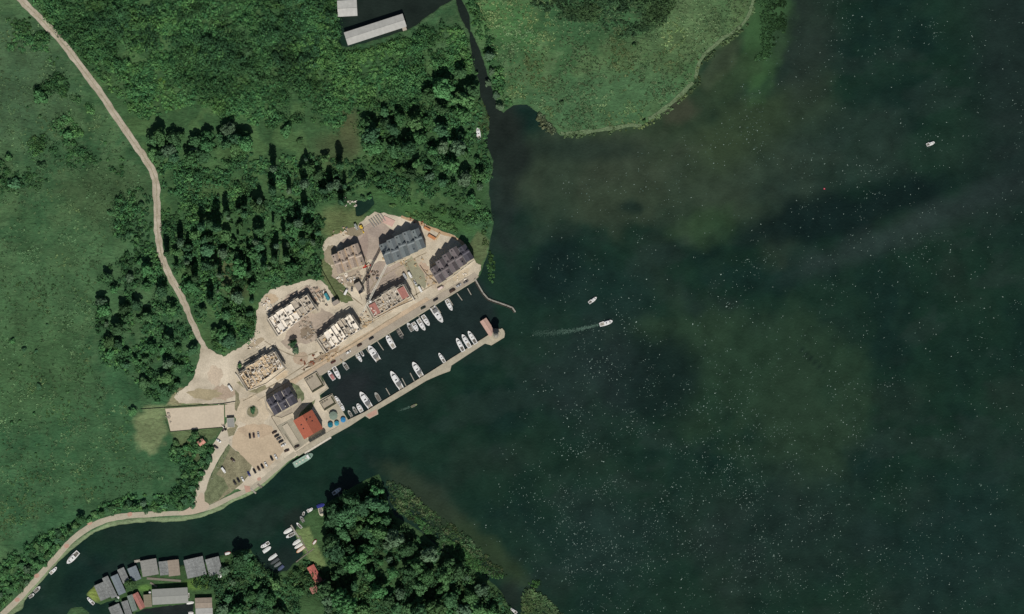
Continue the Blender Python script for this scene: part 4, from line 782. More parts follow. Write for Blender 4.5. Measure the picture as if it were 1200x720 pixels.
# ---------------------------------------------------------------- boats
_hm = {}
def hull_sec(L, Wd, t):                                      # t -1 stern .. 1 bow; half width
    return Wd/2*(0.86+.14*min(1,(t+1)/.6)) if t < .1 else Wd/2*math.sqrt(max(0, 1-((t-.1)/.9)**2))**1.15
def boat(x, y, ang, Lp, label, kind='cruiser', Wp=None, hullc=None, cover=None, group=None, cat='boat', z=None):
    L = Lp*S; Wd = (Wp or Lp*.3)*S; X_, Y_ = W(x, y); hm = mat('hull_%d_%d_%d' % hullc, srgb(*hullc), rough=.35) if hullc else white
    names = {'cruiser':'motor_boat','yacht':'motor_yacht','open':'open_boat','row':'rowing_boat','covered':'covered_boat','sail':'sailing_boat'}
    r = empty(names[kind], (X_, Y_, WZ if z is None else z), R(ang), label, cat, group)
    h = .5+.045*L; ts = [-1,-.8,-.4,0,.25,.5,.7,.85,.95,1.0]; secs = []
    for t in ts:
        w = max(hull_sec(L, Wd, t), .03); zt = h*(1+.18*max(0,t)); xx = t*L/2
        secs.append([(xx,0,-.35),(xx,w*.75,-.05),(xx,w,zt),(xx,-w,zt),(xx,-w*.75,-.05)])
    MB().loft(secs).build('hull', hm, r, smooth=False)
    rub = MB()
    for a, b2 in zip(ts[:-1], ts[1:]):
        for s in (-1, 1):
            wa, wb_ = max(hull_sec(L,Wd,a),.03), max(hull_sec(L,Wd,b2),.03)
            rub.bar((a*L/2, s*wa, h*(1+.18*max(0,a))+.03), (b2*L/2, s*wb_, h*(1+.18*max(0,b2))+.03), .10, .12)
    rub.build('gunwale', white if not hullc else hm, r)
    def trim(t0, t1, f, z0, z1, m, nm, par=r, taper=1.0):
        tt = [t0+(t1-t0)*k/5 for k in range(6)]; sc_ = []
        for t in tt:
            w = max(hull_sec(L, Wd, t)*f, .03); w2 = w*taper; xx = t*L/2; sc_.append([(xx,-w,z0),(xx,w,z0),(xx,w2,z1),(xx,-w2,z1)])
        return MB().loft(sc_).build(nm, m, par)
    if kind in ('cruiser', 'yacht'):
        trim(-.92, -.28, .66, h+.02, h+.06, cover and cock or (mat('teak_floor', srgb(168,162,150), var=.15, scale=1.2) if (x*7)%3 < 2 else cock), 'cockpit')
        if kind == 'yacht': trim(-1.0, -.9, .9, h-.3, h+.0, wood, 'swim_platform')
        cb = trim(-.3, .52, .8, h, h+.75+.02*L, white, 'cabin', taper=.86)
        zc = h+.78+.02*L
        trim(.5, .58, .62, h+.3, zc-.28, glass, 'windscreen'); trim(-.02, .1, .35, zc-.02, zc+.03, glass, 'hatch', cb)
        trim(.6, .72, .35, h*1.12+.0, h*1.12+.12, greyd, 'foredeck_hatch')
        sb = MB()
        for s in (-1, 1): sb.box(-.2*L/2, .3*L/2, s*Wd*.36-.02, s*Wd*.36+.02, h+.3, h+.6)
        sb.build('side_window', glass, cb)
        for s in (-1, 1): MB().box(-.75*L/2, -.6*L/2, s*Wd*.18-.25, s*Wd*.18+.25, h+.06, h+.5).build('seat', cover and mat('cv_%d_%d_%d'%cover, srgb(*cover)) or greyd, r)
        if kind == 'yacht': trim(-.62, -.22, .74, h+1.5, h+1.56, mat('bimini_grey', srgb(120,120,118)), 'sunroof')
        if cover and kind == 'cruiser': trim(-.85, .2, .8, h+.9, h+.98, mat('cv_%d_%d_%d'%cover, srgb(*cover)), 'canopy')
        rail = MB()
        for a, b2 in ((.3,.6),(.6,.85),(.85,1.0)):
            for s in (-1, 1): rail.bar((a*L/2, s*hull_sec(L,Wd,a)*.93, h+.75), (b2*L/2, s*max(.02,hull_sec(L,Wd,b2)*.93), h+.8), .05, .05)
        rail.build('bow_rail', steel, r)
    elif kind == 'covered':
        trim(-.95, .8, .9, h, h+.4, mat('cv_%d_%d_%d'%cover, srgb(*cover), var=.08), 'canopy', taper=.5)
    else:
        trim(-.9, .78, .76, h+.02, h+.06, cock, 'cockpit')
        for t in (-.55, -.05, .4): MB().box(t*L/2-.15, t*L/2+.2, -hull_sec(L,Wd,t)*.85, hull_sec(L,Wd,t)*.85, h+.06, h+.16).build('thwart', greyd if kind == 'open' else wood, r)
        if kind == 'open':
            MB().box(-L/2-.35, -L/2+.05, -.22, .22, h-.1, h+.55).build('outboard_motor', black, r); trim(.1,.2,.6,h+.1,h+.6,glass,'windscreen')
    if kind == 'sail':
        MB().lathe([(.09,h),(.06,h+L*1.1)],8,cx=.1*L).build('mast', steel, r); MB().bar((.1*L,0,h+1.0),(-.42*L,0,h+1.0),.25,.25).build('boom', mat('sail_cover', srgb(210,210,205)), r)
    return r
MG = 'boats moored in the marina'
for t in [(388.1,440,123,13,'boat with dull pink cockpit cover in the basin\'s north-west corner','cruiser',4.8,None,(176,120,116)),
 (394.7,437.2,-62,16,'motor boat with long white bow pointing out beside the pink covered one','cruiser',5,None,None),
 (404.8,428.8,124,10.5,'grey open boat under the brown-red parked car end of the quay','open',4.6,(176,178,174),None),
 (421,419.3,-60,11.5,'slim white boat paired with a tiny white tender','cruiser',3.8,None,None),(424.6,415,-60,6.5,'tiny white tender beside the slim boat','row',2.8,None,None),
 (437.8,414.2,124,21.5,'largest white yacht on the north quay\'s western half','yacht',7.6,None,None),(457.4,400.8,122,17.5,'white motor boat lying bow to the quay with finger jetty beside it','cruiser',6,None,None),
 (468.8,391.8,-60,13,'dark open boat with bright white bow below the quay','open',4.4,(70,72,70),None),
 (480.4,383.4,120,11.5,'greyish boat, westernmost of four lying close together','open',4.6,(190,192,188),None),(486.6,383.1,-60,11.5,'short stubby white boat, second of four lying together','cruiser',5.2,None,None),
 (493.9,380.8,-57,15.5,'white boat third of four lying together','cruiser',5.2,None,None),(499.1,375.8,-57,14.5,'white boat, easternmost of four lying together','cruiser',5.2,None,None),
 (512.4,368.7,-56,22.5,'long white yacht pointing south-east between two finger jetties','yacht',7,None,None),(526.4,357.7,-62,14.5,'white motor boat, easternmost on the north quay','cruiser',4.8,None,None),
 (539.1,404.2,118,17.5,'white boat, left of three on the outer pier','cruiser',5.2,None,None),(546.2,399.8,121,18,'white boat, middle of three on the outer pier','cruiser',5.4,None,None),(553.2,395.6,122,17.5,'white boat, right of three on the outer pier','cruiser',5.2,None,None),
 (517.6,419.4,122,13,'small white boat lying alone on the outer pier','cruiser',4,None,None),(464.4,445.8,122,25,'longest yacht on the south pier with dark cockpit','yacht',6.8,None,None),
 (489,433.2,122,20.5,'yacht with grey cockpit between bare finger jetties on the south pier','yacht',6.6,None,None),(428.2,468.8,124,22.5,'bulky white yacht beside the pink paved terrace','yacht',7.2,None,None),
 (442.4,465,120,11.5,'grey hollow rowing boat beside the bulky yacht','row',4.6,(150,152,146),None),(421.3,478,120,11,'wide white boat next to the promenade steps','cruiser',5.2,None,None),
 (415.8,480.6,120,9,'little grey boat next to the wide white one','open',3.6,(170,172,168),None),(410.2,484.8,120,8.5,'small dull boat in the basin\'s south-west corner','open',3.4,(168,168,160),None),
 (395.3,468.7,122,10,'white boat with dark stern at the west quay','cruiser',4,None,None),(400.8,477.6,-60,9.5,'small white boat south of the dark sterned one','cruiser',4.4,None,None)]:
    boat(t[0],t[1],t[2],t[3],t[4],t[5],t[6],t[7],t[8],MG)
boat(710.3,378.7,17,16,'white motor boat speeding over the open lake with a wake','cruiser',5.2)
boat(694.6,352,37,11.5,'small white boat drifting north-west of the speeding one','cruiser',3.8)
boat(1090.6,168.6,20,10,'lone white boat in the far eastern lake','cruiser',4)
boat(560.7,157,97,15,'white motor boat moored under trees where the canal meets the lake','cruiser',4.6)
SG = 'boats along the channel bank'
boat(85.2,653.8,-134,19,'largest white boat with grey stern moored on the channel path','cruiser',6.2,group=SG)
boat(62.6,668.8,45,11,'slim white boat between the large boat and the paired small ones','cruiser',4,group=SG)
boat(43.6,691,45,9.5,'small open boat, upper of the pair near the bottom left corner','open',4.2,(200,200,196),group=SG)
boat(36.9,698.4,35,7.5,'tiny boat, lower of the pair near the bottom left corner','open',3.6,(208,208,204),group=SG)
boat(106.2,704.4,135,11,'white boat at the western tip of the boathouse row','cruiser',3.8)
JG = 'small boats at the southern jetties'
for t in [(337.2,622.6,-150,11,'white boat, upper of two left of the plank jetty','covered',4.4,None,(226,226,220)),(340.4,627.5,-152,11.5,'pointed white open boat, lower of two left of the plank jetty','open',4,None,None),
 (347.4,635.8,-145,10.5,'white boat, topmost of three by the lawn','covered',4,None,(220,220,214)),(349.8,640,-148,10.5,'white boat, middle of three by the lawn','covered',3.6,None,(228,224,216)),
 (352.2,644.2,-142,12,'cream orange-edged boat, lowest of three by the lawn','covered',3.8,(200,150,110),(220,206,190)),
 (310.6,638.9,-150,11.5,'white boat with grey deck, north-westernmost of the outer jetty','cruiser',4.4,None,None),(312.9,644.2,35,11,'white boat just below the north-westernmost one','covered',4.2,None,(222,224,220)),
 (319.4,653.3,-145,12,'slim white boat midway along the outer mooring','covered',3.8,None,(214,216,212)),(322,658,-145,12,'dark covered boat below the slim white one','covered',3.8,(70,74,74),(74,80,82)),
 (325.2,661.9,-145,9.5,'grey covered boat near the tree shade','covered',3.4,(120,124,122),(112,118,118)),(329.2,665.8,-140,8.5,'dull blue boat closest to the trees','covered',3.8,(80,90,120),(78,88,116)),
 (363.2,597.8,30,7.5,'small white boat between jetty and blue covered boat','cruiser',3.8,None,None),(355.8,602,70,4.5,'tiny white dinghy near the jetty head','row',2.6,None,None),
 (350.6,616,135,8.5,'narrow grey-white boat at the plank jetty\'s right side','row',2.8,None,None),(354,608.6,120,8,'grey open boat at the jetty head','open',3.6,(130,134,134),None),
 (375.8,592.8,18,9.5,'boat under a bright blue tarpaulin','covered',4.2,(60,66,130),(44,52,128)),(376.2,600.4,-76,10,'cream boat with dark cockpit under the blue covered one','open',5.4,(200,196,170),None),
 (394.7,575.8,35,12,'white boat alone at the wood\'s northern tip','cruiser',4.4,None,None)]:
    boat(t[0],t[1],t[2],t[3],t[4],t[5],t[6],t[7],t[8],JG)
boat(368.8,635.4,52,6.5,'small white and red boat pulled up on the lawn','covered',2.8,(170,60,56),(226,220,214),z=.3)
boat(602,716,140,9,'white boat at the bottom edge beside the reeds','cruiser',3.4)
boat(223,706.6,6,8.5,'white oval boat at the hall\'s south-east corner','covered',3.2,None,(220,220,216))
boat(223.8,718.8,4,6,'small white boat on the bottom edge beside the pale roofed shed','covered',3.2,None,(214,214,210))
boat(267,648.6,15,7,'small white boat with a red tip beside the easternmost boathouse','covered',3.4,(160,70,60),(222,224,220))
boat(221.2,698,88,6,'narrow white canoe against the hall\'s east wall','row',1.4)
boat(485.2,475.6,25,8,'small pale green boat passing south of the pier','row',2.6,(126,140,100))
t = rng.random(120); tag(link('small_wake', flecks('small_wake', np.stack([480-t*14, 477.5+t*4.5+rng.normal(0,.6,120)],-1), .7*(1.2-t)+.15, mat('wake_foam', srgb(74,100,88)), 20)), 'short faint wake behind the small pale green boat', 'wake', kind='stuff')
# excursion boat with pale green canopy
X_, Y_ = W(355.3, 538.9); pb = empty('excursion_boat', (X_, Y_, WZ), R(31), 'pale green canopied excursion boat moored below the red roofed house', 'boat')
L, Wd = 26*S, 7.6*S
sec = []
for t in (-1,-.85,-.4,.3,.6,.8,.93,1):
    w = Wd/2*(1 if t < .3 and t > -.9 else (.8 if t < 0 else max(.12, math.sqrt(max(0,1-((t-.3)/.72)**2))))); sec.append([(t*L/2,0,-.3),(t*L/2,w*.8,0),(t*L/2,w,1.1),(t*L/2,-w,1.1),(t*L/2,-w*.8,0)])
pg = mat('pale_green_paint', srgb(150,178,160), var=.12, scale=.6)
MB().loft(sec).build('hull', mat('sage_hull', srgb(128,156,140)), pb); MB().box(-L*.44,L*.3,-Wd*.42,Wd*.42,1.1,2.4).build('cabin', glass, pb)
MB().box(-L*.46,L*.33,-Wd*.46,Wd*.46,2.4,2.55).build('canopy', pg, pb)
for k in range(9): MB().box(-L*.44+k*L*.093,-L*.44+k*L*.093+.12,-Wd*.45,Wd*.45,2.55,2.64).build('roof_rib', mat('pale_rib', srgb(186,204,190)), pb)
for k in range(4): MB().box(-L*.38+k*3.2,-L*.38+k*3.2+1.4,-.6,.6,2.64,3.0).build('bench', plaster, pb)
MB().box(L*.2,L*.3,-Wd*.3,Wd*.3,2.56,3.4).build('wheelhouse', white, pb)
MB().bar((L*.36,-.9,1.9),(L*.49,0,1.95),.06,.06).bar((L*.36,.9,1.9),(L*.49,0,1.95),.06,.06).build('bow_rail', steel, pb)

# wake
nw = 900; t = rng.random(nw)**.8; cxw = 701-t*78; cyw = 381+9*np.sin(t*1.9)+1*t
wp = np.stack([cxw+rng.normal(0,.6,nw), cyw+rng.normal(0,1,nw)*(.8+1.6*t)], -1); 
tag(link('boat_wake', flecks('boat_wake', wp, .9*(1.2-t)+.2, mat('wake_foam', srgb(74,100,88), var=.2), 10)), 'faint foamy wake behind the speeding boat', 'wake', kind='stuff')
# buoy
X_, Y_ = W(966,221.3); by = empty('red_buoy', (X_, Y_, WZ), 0, 'small red buoy floating in the eastern lake', 'buoy'); rb = mat('buoy_red', srgb(200,50,80))
MB().lathe([(.2,-.3),(.8,0),(.8,.35),(.3,.6),(.12,1.6)],12).build('float', rb, by); MB().lathe([(.22,1.6),(.22,1.9)],8).build('topmark', white, by)

# ---------------------------------------------------------------- jetties and footbridge
def jetty(name, p, q_, w, label, group=None, rail=False, m=wood, z=.25):
    a = Vector(W(*p)); b2 = Vector(W(*q_)); d = b2-a; L = d.length; ang = math.atan2(d.y, d.x)
    r = empty(name, (a.x, a.y, 0), ang, label, 'jetty' if name != 'footbridge' else 'footbridge', group)
    MB().box(0, L, -w/2, w/2, z-.12, z).build('deck', m, r)
    n_ = max(2, int(L/3)+1)
    for k in range(n_):
        for s in (-1, 1): MB().lathe([(.12,-1.8),(.12,z+.35)],6,cx=L*k/(n_-1),cy=s*(w/2+.05)).build('post', darkwood, r)
    return r
FG = 'finger jetties in the marina'
for k,(p,q_,lab) in enumerate([((442.2,400),(449.4,410.6),'bare finger jetty west of the middle of the north quay'),((535.6,343.9),(541.7,352.3),'bare finger jetty, left of two near the footbridge'),((547.8,338),(552.2,345.8),'bare finger jetty, right of two near the footbridge'),
 ((471,443.3),(476,452.8),'bare finger jetty right of the longest south pier yacht'),((480.6,437.2),(485.6,446.9),'finger jetty left of the grey cockpit yacht'),((452.2,455),(456.8,463),'bare finger jetty between hollow rowing boat and longest yacht'),
 ((455.6,391.4),(460.5,400),'short jetty beside the bow-in white motor boat'),((467.4,384.4),(472.8,393.3),'jetty right of the dark open boat'),((510,358.3),(516.5,367),'jetty right of the long north quay yacht'),((504,362),(508.5,369),'jetty left of the long north quay yacht'),
 ((525.6,349.6),(530.8,358),'jetty right of the easternmost north quay boat'),((429,408.5),(432.5,414),'stub jetty left of the largest north quay yacht'),((416.2,416),(419,421),'stub jetty beside the slim white boat'),((476.6,379),(480,384.5),'stub jetty at the west end of the four close boats'),
 ((490.5,370.4),(495.5,378.5),'jetty between the second and third of the four close boats')]):
    jetty('finger_jetty', p, q_, .75, lab, FG, m=mat('pale_deck', srgb(160,156,144)))
br = None
pts = [(556.6,327),(560.5,334),(566,343.5),(571.5,349.8),(576,352),(585,355),(594,358.2),(600.5,360.8),(604,366)]
r = empty('footbridge', (*W(*pts[0]),0), 0, 'pale bent footbridge breakwater running out from the quay\'s east end', 'footbridge')
ox, oy = W(*pts[0])
for a, b2 in zip(pts[:-1], pts[1:]):
    A = Vector((*W(*a), .5))-Vector((ox,oy,0)); B2 = Vector((*W(*b2), .5))-Vector((ox,oy,0)); MB().bar(A, B2, 1.1, .15).build('deck', mat('pale_deck', srgb(160,156,144)), r)
    u = (B2-A).normalized().cross(Vector((0,0,1))); 
    for s in (-1, 1):
        MB().bar(A+u*s*.55+Vector((0,0,1)), B2+u*s*.55+Vector((0,0,1)), .09, .09).build('rail', steel, r)
        MB().bar(A+u*s*1.4-Vector((0,0,.7)), B2+u*s*1.4-Vector((0,0,.7)), .25, 1.2).build('sheet_wall', darkwood, r) if s > 0 else None
        MB().lathe([(.13,-2),(.13,1.6)],6,cx=A.x+u.x*s*.6,cy=A.y+u.y*s*.6).build('post', darkwood, r)
jetty('plank_jetty', (341,615.5),(350,630),1.3,'pale plank jetty with boats on both sides below the trees', m=mat('pale_deck', srgb(160,156,144)))
jetty('plank_jetty', (351,628),(361,648),.9,'timber edge walk along the lawn by three covered boats', z=.3)
jetty('plank_jetty', (347,659),(368,643),.8,'narrow boarded walk from the water to the lawn', z=.3)
jetty('plank_jetty', (293.5,572.5),(300,578.5),1.4,'short pale jetty below the waterside parking row', m=mat('pale_deck', srgb(160,156,144)))
jetty('plank_jetty', (302,567.5),(307,571.5),1.6,'small landing stage right of the short pale jetty')
jetty('plank_jetty', (395.4,577),(398.5,584),.8,'thin gangway behind the lone boat at the wood\'s tip')
jetty('plank_jetty', (157.5,658.3),(164,657.2),2.2,'pale landing stage at the ribbed boathouse corner', m=mat('pale_deck', srgb(160,156,144)))
jetty('plank_jetty', (357,531.6),(388,512.6),1.6,'pale boarding walk beside the excursion boat', m=plaster, z=.56)
jetty('plank_jetty', (372,685),(382,679),1.2,'dull wooden stage beside the long red cabin', z=.3)
jetty('plank_jetty', (172,678),(212,681),2.0,'long weathered walkway between boathouses and the big hall', z=.4)
jetty('plank_jetty', (176,683),(184,688),1.6,'short weathered walkway corner north-west of the big hall', z=.45)

# ---------------------------------------------------------------- parasols, fences, small things
def parasol(x, y, r_, m, label, group='turquoise parasols on the promenade', h=2.4):
    X_, Y_ = W(x, y); r = empty('parasol', (X_, Y_, .46), 0, label, 'parasol', group); rm = r_*S
    MB().lathe([(.05,0),(.05,h)],6).build('pole', steel, r); MB().lathe([(rm,h-.5),(rm*.55,h-.15),(.06,h+.25)],8).build('canopy', m, r)
    MB().lathe([(.4,0),(.4,.12)],10).build('base', rawc, r); return r
tq = mat('turquoise_cloth', srgb(60,150,170), var=.25, scale=.7)
parasol(387.2,498.2,3.3,mat('deep_turquoise_cloth', srgb(30,110,130), var=.2, scale=.7),'darkest turquoise parasol, left of three'); parasol(394.6,496.4,3.0,tq,'pale turquoise parasol in the middle'); parasol(402.2,492.2,3.2,mat('blue_cloth', srgb(50,130,180), var=.3, scale=.8),'bluest parasol, nearest to the water')
parasol(390.7,487.3,5.2,mat('grey_green_cloth', srgb(124,140,126), var=.1, scale=.7),'large grey-green round parasol above the turquoise ones', None, 3.2)
parasol(138.2,700.4,1.8,white,'small white parasol between the two boathouse rows', None)
parasol(257.6,675,2.4,white,'white parasol behind the easternmost boathouse', None)
parasol(175.7,694.4,1.5,white,'small white parasol at the hall\'s west corner', None)
def fence(pts, label, h=1.4, m=darkwood, step=4, name='fence'):
    ox, oy = W(*pts[0]); r = empty(name, (ox, oy, 0), 0, label, 'fence')
    for a, b2 in zip(pts[:-1], pts[1:]):
        A = Vector(W(*a))-Vector((ox,oy)); B2 = Vector(W(*b2))-Vector((ox,oy)); L = (B2-A).length; n_ = max(1, int(L/step))
        for k in range(n_):
            P0 = A+(B2-A)*k/n_; P1 = A+(B2-A)*(k+1)/n_
            MB().bar((P0.x,P0.y,h/2+.25),(P1.x,P1.y,h/2+.25),.06,h).build('panel', m, r); MB().box(P0.x-.08,P0.x+.08,P0.y-.08,P0.y+.08,0,h+.4).build('post', m, r)
    return r
fence([(165,480),(215,476.8),(262,473.4),(276,471)], 'dark fence along the north side of the pale slab', 1.0, mat('weathered_fence', srgb(112,104,88)))
fence([(193,479),(194,493),(199.5,507)], 'thin fence at the slab\'s west end', 1.0)
fence([(200,506.5),(240,503),(264,501)], 'fence along the slab\'s south edge', 1.0, mat('green_fence', srgb(70,84,62)))
fence([(263.2,475),(263.4,488)], 'short fence dividing the two pale slabs', 1.0)
fence([(374,311),(383,327),(392,343),(398,353)], 'dark site fence between wood and grassy strip', 1.8, mat('green_fence', srgb(70,84,62)))
fence([(417,322),(420,338),(424,352)], 'dark site fence west of the flat site office', 1.2)
fence([(334,515),(318,489),(326,484)], 'dark fence around the flat annex', .8)
fence([(346,528),(334,509)], 'rail at the annex\'s south-west edge', .8)
def box_thing(name, x, y, ang, L, D, H, m, label, cat, group=None, ribs=3, z=.17):
    X_, Y_ = W(x, y); r = empty(name, (X_, Y_, z), R(ang), label, cat, group)
    MB().box(-L/2,L/2,-D/2,D/2,.05,H).build('body', m, r)
    for k in range(ribs): xx = -L/2+L*(k+.5)/ribs; MB().box(xx-.08,xx+.08,-D/2-.05,D/2+.05,.05,H+.06).build('rib', m, r)
    return r
box_thing('container', 383.2,348,-60,9*S,3.4*S,2.6,mat('teal_paint', srgb(64,140,150)),'teal storage container at the foot of the site fence','container')
box_thing('timber_stack', 500.5,268.4,-28,8*S,2.8*S,1.6,mat('orange_timber', srgb(196,136,92), var=.2, scale=1),'orange timber stack, upper of two above the brown-grey terrace','timber stack',ribs=4)
box_thing('timber_stack', 506,278,-30,9.5*S,3.4*S,1.6,mat('orange_timber', srgb(196,136,92)),'orange timber stack, lower of two above the brown-grey terrace','timber stack',ribs=4)
box_thing('timber_stack', 513,277.5,58,9*S,1.8*S,1.0,newwood,'thin pale timber stack lying across the ends of the orange ones','timber stack')
box_thing('timber_stack', 521,300,58,2,1,1.0,newwood,'x','t') if False else None
for k in range(6):
    box_thing('paving_stack', 435.5+k*2.6,262.5-k*1.6,-55,11*S,1.2*S,.8,mat('paving_grey', srgb(150,146,138), var=.2, scale=1.5),'one of six grey stacks laid in parallel west of the grey terrace','paving stack','grey stacks west of the slate terrace',ribs=2)
box_thing('plaster_slab', 455,259.5,-25,14*S,8*S,.5,mat('pink_slab', srgb(206,172,158), var=.1, scale=.8),'pinkish white slab area above the slate terrace','slab',ribs=0)
# heaps and pallets of building material: each one is a thing
rr = random.Random(21)
cmats = [plaster2, newwood, rawc, darkwood, mat('rust', srgb(140,84,60)), mat('grey_sack', srgb(146,142,132)), plaster2, rawc, mat('grey_blue', srgb(96,108,120))]
def heap(x, y, s, m, label, group):
    X_, Y_ = W(x, y); r = empty('material_heap', (X_, Y_, .17), R(rr.uniform(0,180)), label, 'material heap', group)
    for k in range(rr.randint(3,6)):
        a = rr.uniform(0,math.pi); cx_, cy_ = rr.uniform(-s,s)*.8, rr.uniform(-s,s)*.6; h = rr.uniform(.3,1.1); l_ = rr.uniform(.5,1.5)*s*.6
        MB().bar((cx_-math.cos(a)*l_,cy_-math.sin(a)*l_,h/2),(cx_+math.cos(a)*l_,cy_+math.sin(a)*l_,h/2),rr.uniform(.4,1.0)*s*.6,h).build('block', rr.choice((m,m,m,rr.choice(cmats))), r)
zones = [((395,312,412,330),16,'brick heaps south-west of the tan roofed house',plaster2),((400,325,416,335),8,'pale heaps beside the white van',plaster2),((387,266,410,282),8,'scattered boards on the pale grass north of the tan roof',newwood),
 ((307,343,320,362),13,'pale rubble at the wood edge by the whitest house',plaster2),((362,335,378,352),14,'pallets between whitest house and teal container',rawc),((355,378,372,402),16,'dark material stacks between two unfinished houses',rawc),
 ((422,360,438,378),14,'boards under the crane\'s counterweight',newwood),((428,318,444,330),12,'small stacks north of the crane jib',darkwood),((290,397,302,412),8,'boards at the wood edge north of the roundabout house',plaster2),
 ((448,300,478,312),10,'pale garden debris on the south side of the slate terrace',newwood),((520,312,545,328),12,'pale heaps south of the brown-grey terrace',plaster2),((480,256,500,264),7,'rust coloured heaps above the slate terrace',mat('rust', srgb(140,84,60))),
 ((484,303,502,330),9,'heaps in the yard west of the brown-grey terrace',newwood),((350,415,370,430),10,'dark red heaps on the track below the shrubs',mat('rust', srgb(140,84,60))),((372,400,384,418),7,'stacks west of the five bay white terrace',darkwood),
 ((404,232,420,243),9,'white junk beside the dark pond',plaster2),((195,484,200,503),7,'dull boards at the slab\'s west end',rawc),((258,499,267,506),6,'black and white clutter at the slab\'s south-east corner',black),((476,336,500,346),0,'',rawc)]
zones += [((366,336,384,362),22,'scaffold boards and pallets at the whitest house\'s east end',wood),((350,372,368,398),18,'grey stacks between the whitest house and the shrubs',rawc),((425,370,432,384),8,'pale boards at the corner of the five bay terrace',newwood),
 ((402,318,424,334),14,'mixed debris on the olive ground west of the crane',rawc),((376,412,400,424),10,'loose boards on the sand below the five bay terrace',newwood),((294,416,300,430),6,'stones on the west side of the timber-strewn house',rawc),((500,322,512,336),8,'boards in the lane corner by the pinkish pickup',newwood)]
for (x0,y0,x1,y1), n_, lab, m_ in zones:
    for k in range(n_): heap(rr.uniform(x0,x1), rr.uniform(y0,y1), rr.uniform(.6,1.5), m_, lab, lab)
for k in range(5):
    box_thing('scaffold_stack', 362.5+k*3.3, 349+k*(-1.2)+8-k*1.2, -58, (15-k)*S, 1.1*S, 1.2+.5*(k%2), mat('scaffold_grey', srgb(190,182,166), var=.2, scale=1.2), 'one of five long scaffold stacks lying parallel east of the whitest house', 'scaffold stack', 'parallel scaffold stacks by the whitest house', ribs=4)
# garden walls of the finished terraces
def garden_wall(line, label, w=.5, h=.9, m=plaster):
    ox, oy = W(*line[0]); mb = MB()
    for a, b2 in zip(line[:-1], line[1:]): A = W(*a); B2 = W(*b2); mb.bar((A[0]-ox,A[1]-oy,h/2+.1),(B2[0]-ox,B2[1]-oy,h/2+.1),w,h)
    tag(mb.build('garden_wall', m, None, (ox,oy,.1)), label, 'wall')
garden_wall([(455,313),(474,303),(497,289)], 'pale garden wall along the slate terrace\'s south side')
garden_wall([(515,334),(530,325),(555,306)], 'pale garden wall along the brown-grey terrace\'s south side')
garden_wall([(436,376),(462,362),(487,351)], 'pale wall in front of the red-ended unfinished house')
garden_wall([(474,332),(480,343),(486,353)], 'white wall at the red-ended house\'s east side', .9, 2.5)
garden_wall([(292,458),(312,450),(336,432)], 'pale wall in front of the timber-strewn unfinished house')
garden_wall([(276,438),(290,459)], 'white wall at the timber-strewn house\'s west side', .7, 2.0)
garden_wall([(312,470),(314,480),(321,488),(330,490),(343,484)], 'curved low wall around the dark roofed house', .4, .6, conc)
garden_wall([(492,311),(500,322),(512,332)], 'low kerb wall west of the brown-grey terrace', .5, .6, darkwood)
# lamp posts along the approach road
for k,(x,y) in enumerate([(269.5,521.5),(262,537),(255,548),(248,561),(232,554)]):
    X_, Y_ = W(x,y); r = empty('street_lamp', (X_,Y_,.15), 0, 'street lamp on the approach road edge', 'street lamp', 'lamps along the approach road')
    MB().lathe([(.12,0),(.07,5.5)],8).build('pole', steel, r); MB().box(-.2,1.0,-.12,.12,5.4,5.55).build('lamp_head', steel, r)

# ---------------------------------------------------------------- vegetation
def leaf_quads(c, rad, n_, size, seed, flat=.85, low=-.35):
    r = np.random.default_rng(seed); d = r.normal(size=(n_*3,3)); d /= np.linalg.norm(d,axis=1)[:,None]; d = d[d[:,2] > low][:n_]; m_ = len(d)
    rr_ = rad*(.72+.34*r.random(m_))[:,None]; p = c+d*rr_*np.array([1,1,flat])
    nn = d+r.normal(size=(m_,3))*.32; nn /= np.linalg.norm(nn,axis=1)[:,None]
    t = np.cross(nn, r.normal(size=(m_,3))); t /= np.linalg.norm(t,axis=1)[:,None]; b_ = np.cross(nn,t); s = size*(.6+.8*r.random(m_))[:,None]
    Q = np.empty((m_,4,3))
    for k,(su,sv) in enumerate(((-1,-.6),(.5,-1),(1,.6),(-.5,1))): Q[:,k] = p+t*s*su*.5+b_*s*sv*.5
    return Q
leafA = mat('leaf_dark', srgb(72,112,74), var=.25, scale=.35, rough=.75, objrand=.36, spec=.2)
leafB = mat('leaf_mid', srgb(80,124,76), var=.25, scale=.35, rough=.75, objrand=.36, spec=.2)
leafC = mat('leaf_grey', srgb(92,122,92), var=.25, scale=.35, rough=.75, objrand=.22, spec=.2)
bark = mat('bark', srgb(84,72,58), var=.3, scale=1.5)
